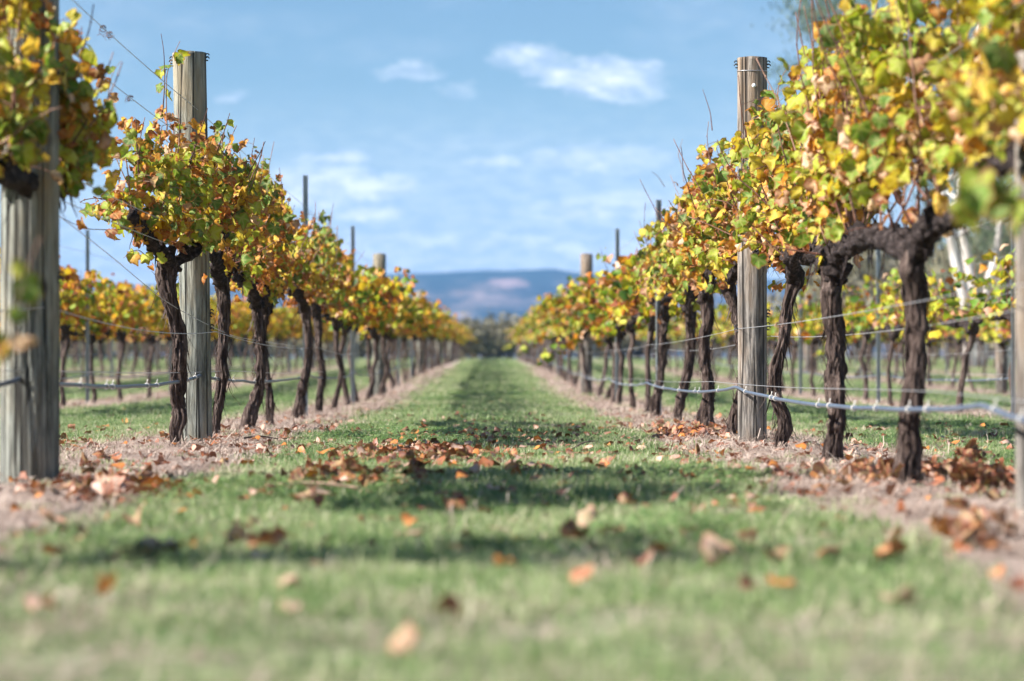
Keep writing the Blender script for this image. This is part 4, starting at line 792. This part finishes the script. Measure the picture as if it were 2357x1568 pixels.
def scatter(dens_bands, keep):
    out = []; sc_ = []
    for (y0, y1, d, s) in dens_bands:
        W = .235*y1+1.2; n = int((y1-y0)*2*W*d); x = r.uniform(-W, W, n)+.15; y = r.uniform(y0, y1, n); k = (abs(x-.1) < .235*y+1.2)
        x, y = x[k], y[k]; k = keep(x, y); x, y = x[k], y[k]; out.append(np.stack([x, y, G(x, y)+(fbm(np.stack([x*3, y*3, x*0], -1), 3, 4)-.47)*.030*np.clip((28-y)/8, 0, 1)], 1)); sc_.append(np.full(len(x), s)*r.uniform(.75, 1.25, len(x)))
    return np.concatenate(out), np.concatenate(sc_)
def rowd(x, y):
    x = x+(fbm(np.stack([x*2.5, y*1.3, x*0], -1), 31, 3)-.45)*.42; return np.abs((x-ROW0+PITCH/2) % PITCH-PITCH/2)
def bare(x, y): return fbm(np.stack([x*1.6, y*1.0, x*0], -1), 61, 3)
def gkeep(x, y): d = rowd(x, y); pr_ = np.clip((d-.40)/.14, .02, 1)*np.where(bare(x, y) > .56, .55, 1)*np.where((y < 4.2) & (bare(x, y) > .50), .6, 1); return r.random(len(x)) < pr_
P, S = scatter([(1.6, 6, 300, 1.0), (6, 16, 300, 1.0), (16, 28, 80, 1.5), (28, 50, 26, 2.2), (50, 110, 6, 3.2)], gkeep)
instancer('grass', P, r.random(len(P))*6.28, S, r.normal(0, .08, (len(P), 2)), TF)
P, S = scatter([(4, 18, 80, 1.0), (18, 30, 30, 1.5)], lambda x, y: (rowd(x, y) > .5) & (fbm(np.stack([x*1.3, y*.8, x*0], -1), 91, 2) > .47))
instancer('clover_patches', P, r.random(len(P))*6.28, S, r.normal(0, .08, (len(P), 2)), CV)
P, S = scatter([(1.6, 17, 130, 1.0), (17, 32, 50, 1.4), (32, 60, 14, 2.4)], lambda x, y: (r.random(len(x)) < np.clip((.60-rowd(x, y))/.14, 0, 1)) | ((r.random(len(x)) < np.where(y < 3.15, .75, np.where(y < 5.5, .34, .18))*np.where(y < 3.15, bare(x, y) > .42, 1)) & (y < 17)) | ((y < 4.0) & (bare(x, y) > .52) & (r.random(len(x)) < .5)))
instancer('dry_straw', P, r.random(len(P))*6.28, S, r.normal(0, .06, (len(P), 2)), ST)

# ------------------------------------------------------------------ fallen leaves
GF = 'fallen vine leaves on the ground'
def drop_leaf(p, ti, size, label, seed, lift=.02):
    q = np.random.default_rng(seed); o = bpy.data.objects.new('fallen_leaf', leafmesh(ti, int(q.integers(6)), True)); C.objects.link(o)
    o.location = (p.x, p.y, p.z+lift); o.rotation_euler = (q.normal(0, .42), q.normal(0, .42), q.random()*6.28); size *= .76; o.scale = (size,)*3; o['label'] = label; o['category'] = 'leaf'; o['group'] = GF; return o
CN = {4: 'yellow', 5: 'golden', 6: 'orange', 7: 'rust-orange', 8: 'dark brown', 9: 'tan-brown', 10: 'pale tan'}
HAND = [(345, 1282, 10, .075, 'large pale curled leaf in the shadow at lower left, beside a yellow one'), (395, 1285, 10, .060, 'bright cupped leaf touching the large pale one at lower left'), (435, 1285, 5, .05, 'yellow leaf right of the cupped pale leaf at lower left'), (600, 1285, 7, .055, 'rust-coloured leaf in the lower left shadow streak'),
        (545, 1282, 10, .05, 'grey-pink leaf lying left of a rust one in the shadow streak'), (670, 1372, 10, .055, 'blurred cream leaf alone in the lower left grass'), (1045, 1180, 7, .085, 'big upright orange-brown leaf with a dark shadow in the middle of the lane'), (1350, 1222, 10, .080, 'large blurred tan leaf standing on edge right of the lane middle'),
        (1320, 1268, 7, .065, 'orange-brown leaf lying just below the large tan one'), (1525, 1304, 6, .045, 'small orange leaf in the blurred grass'), (1657, 1322, 10, .060, 'round cream leaf in the blurred grass'), (1785, 1312, 9, .045, 'soft tan leaf right of the round cream one'), (2040, 1306, 7, .085, 'curled brown and tan leaf in the grass below the right straw strip'),
        (2065, 1420, 10, .06, 'very blurred pinkish leaf at lower right'), (925, 1525, 9, .052, 'big blurred pink-tan leaf at the bottom edge'), (250, 1405, 6, .04, 'faint orange leaf at lower left'), (1165, 1337, 6, .05, 'orange leaf in the blurred foreground centre'), (330, 1125, 5, .05, 'bright yellow leaf near the foot of the thick post'), (310, 1222, 9, .05, 'small tan leaf above the shadow at left'),
        (700, 1160, 9, .08, 'long tan curled leaf at the left of the leaf heap in the lane'), (850, 1070, 8, .07, 'dark brown leaf left of the lane middle'), (380, 1017, 7, .085, 'fan-shaped orange leaf beside the gnarled trunk foot'), (290, 984, 6, .05, 'bright orange leaf on the grass behind the left row'), (665, 1006, 8, .07, 'dark curled leaf standing right of the grey post'), (1170, 1095, 6, .065, 'glowing orange leaf in the lane middle'),
        (240, 1070, 7, .075, 'red-brown leaf on the straw near the thick post'), (205, 1085, 9, .07, 'pale red leaf right at the edge of the left straw'), (510, 1080, 9, .05, 'tan leaf where grass meets the left straw'), (1945, 1138, 9, .06, 'brown leaf on the right straw strip'), (1890, 1150, 7, .055, 'orange leaf where the right straw meets grass'), (130, 1290, 7, .05, 'orange leaf in the shadow at the left edge'), (120, 1225, 10, .07, 'pale curled leaf on the left straw'),
        (1445, 1185, 9, .055, 'small tan leaf right of the lane shadow'), (1600, 1056, 9, .06, 'pale leaf on the grass left of the right post'), (1480, 1045, 10, .07, 'pinkish leaf pair right of the lane'), (1400, 1075, 9, .07, 'broad brown leaf in the lane right of the middle'), (1180, 1065, 7, .05, 'rust leaf in the lane middle'), (1080, 1008, 10, .065, 'pale flat leaf like a stone in the shaded lane'), (1310, 985, 10, .05, 'light leaf in the lane beyond the shade')]
sd = 900
for (x, y, ti, s, lb) in HAND: drop_leaf(on_ground(x, y), ti, s*.78, lb, sd, .03 if y > 1000 else .022); sd += 1
def heap(cx, cy, wx, wy, n, tones, size, where, stack=.0):
    global sd
    q = np.random.default_rng(sd)
    for k in range(n):
        x = cx+q.normal(0, wx); y = cy+q.normal(0, wy); ti = int(q.choice(tones)); s = size*q.uniform(.6, 1.2); p = on_ground(x, y)
        adj = 'large ' if s > size*1.0 else 'small ' if s < size*.75 else ''
        drop_leaf(p, ti, s, f'{adj}{CN[ti]} dry leaf {where}', sd, .018+stack*abs(q.normal(0, 1))*max(0, 1-abs(x-cx)/wx/2)); sd += 1
heap(960, 1052, 75, 8, 32, [7, 8, 8, 8, 9], .055, 'in the long drift across the lane middle', .015)
heap(1040, 1062, 60, 8, 14, [7, 8, 9, 6], .058, 'at the right end of the lane drift', .01)
heap(800, 1110, 55, 12, 24, [8, 8, 8, 7], .050, 'in the dark heap left of the lane middle', .035)
heap(690, 1125, 45, 9, 10, [8, 9, 7, 8], .05, 'beside the fallen stick left of the lane middle', .015)
heap(950, 1105, 25, 14, 8, [8, 8, 8], .05, 'in the small dark clump at the lane middle', .03)
heap(2100, 1103, 75, 9, 22, [8, 8, 7, 8, 9], .058, 'in the heap round the stout vine foot', .025)
heap(2215, 1105, 34, 20, 18, [8, 8, 8, 7], .062, 'in the heap right of the stout vine', .05)
heap(2295, 1125, 25, 14, 12, [8, 8, 7, 8], .062, 'in the heap beside the right edge post', .04)
heap(2000, 1105, 40, 8, 12, [8, 9, 7], .06, 'left of the stout vine foot', .02)
heap(2230, 1255, 45, 20, 16, [7, 8, 9, 6], .055, 'in the blurred heap at the lower right straw', .03)
heap(1590, 1000, 45, 8, 15, [8, 9, 9, 8], .062, 'in the pile left of the right post foot', .022)
heap(200, 1135, 80, 16, 16, [8, 8, 9, 9, 10], .055, 'on the straw before the thick post', .01)
heap(200, 1020, 60, 12, 10, [9, 8, 7], .05, 'on the grass right of the thick post', .005)
q = np.random.default_rng(5); smalls = MB()
for k in range(2900):                                   # small litter, nobody could count it
    if k < 900: x = q.uniform(0, 2357); y = 985+abs(q.normal(0, 150)) if k < 600 else q.uniform(905, 1060)
    elif k < 2130: x = q.normal(1000, 330); y = q.normal(1010, 55)
    else: x = q.normal(2150, 170); y = q.normal(1020, 55)
    if k >= 2300: cc = [(960, 1052, 85, 7), (800, 1112, 60, 10), (2150, 1098, 70, 7), (1590, 1002, 50, 6), (250, 1130, 90, 18), (1000, 1060, 90, 12)][k % 6]; x, y = q.normal(cc[0], cc[2]), q.normal(cc[1], cc[3])
    if not (880 < y < 1500): continue
    p = on_ground(x, y); pos = np.array([p.x, p.y, p.z+q.uniform(.008, .03)]); s = q.uniform(.012, .036) if k < 2300 else q.uniform(.022, .045)
    add_leaf(smalls, (pos, s, leaf_basis(np.array([q.normal(), q.normal(), q.normal(0, .3)]), np.array([q.normal(0, .35), q.normal(0, .35), 1])), int(q.choice([6, 7, 8, 8, 9, 9, 10, 10])), int(q.integers(6))), True)
for k in range(900):                                  # along the strips
    Y = q.uniform(6, 45); x = ROW0+PITCH*q.choice([0, 1, 1, 2, -1])+q.normal(0, .35); pos = np.array([x, Y, float(G(x, Y))+q.uniform(.006, .02)])
    add_leaf(smalls, (pos, q.uniform(.010, .026), leaf_basis(np.array([q.normal(), q.normal(), q.normal(0, .3)]), np.array([q.normal(0, .3), q.normal(0, .3), 1])), int(q.choice([6, 7, 8, 9, 9, 10, 10])), int(q.integers(6))), True)
put('leaf_litter', smalls.mesh('leaf_litter', m_dry), kind='stuff')
for k, (a, c, rr, lb) in enumerate([((615, 1134), (830, 1140), .006, 'pale fallen stick lying in the leaf heap left of the lane middle'), ((560, 1018), (640, 1020), .005, 'dry orange-brown cane lying on the straw right of the grey post'), ((1315, 1046), (1370, 1025), .004, 'short dark twig slanting in the lane grass'), ((900, 1042), (1010, 1050), .004, 'thin twig in the long leaf drift'), ((1612, 975), (1640, 992), .005, 'dark twig on the pile left of the right post')]):
    A, B_ = on_ground(*a), on_ground(*c); P = np.array([list(A), list((A+B_)/2+Vector((0, 0, .012))), list(B_)]); P[:, 2] += .02; b = MB(); V, Fs = tube(smooth_path(P, 14)-P[0], np.linspace(rr, rr*.6, 14), 7, True, relief_fn(k, .2, 4)); b.add(V, Fs)
    o = put('fallen_twig', b.mesh('fallen_twig', m_twig), None, tuple(P[0])); o['label'] = lb; o['category'] = 'twig'

# ------------------------------------------------------------------ haze
def haze():
    x0, x1, y0, y1, z0, z1 = -3100, 3100, -3100, 4000, -8, 175
    V = np.array([(x, y, z) for z in (z0, z1) for y in (y0, y1) for x in (x0, x1)], float); Fq = np.array([[0, 2, 3, 1], [4, 5, 7, 6], [0, 1, 5, 4], [2, 6, 7, 3], [0, 4, 6, 2], [1, 3, 7, 5]])
    m = bpy.data.materials.new('haze'); m.use_nodes = True; t = m.node_tree; t.nodes.clear(); o = t.nodes.new('ShaderNodeOutputMaterial'); v = t.nodes.new('ShaderNodeVolumePrincipled')
    v.inputs['Color'].default_value = (.22, .46, .92, 1); v.inputs['Density'].default_value = .00024; v.inputs['Anisotropy'].default_value = 0.0; t.links.new(v.outputs[0], o.inputs['Volume'])
    b = MB(); b.add(V, Fq); put('haze', b.mesh('haze', m, False), kind='stuff')
haze()
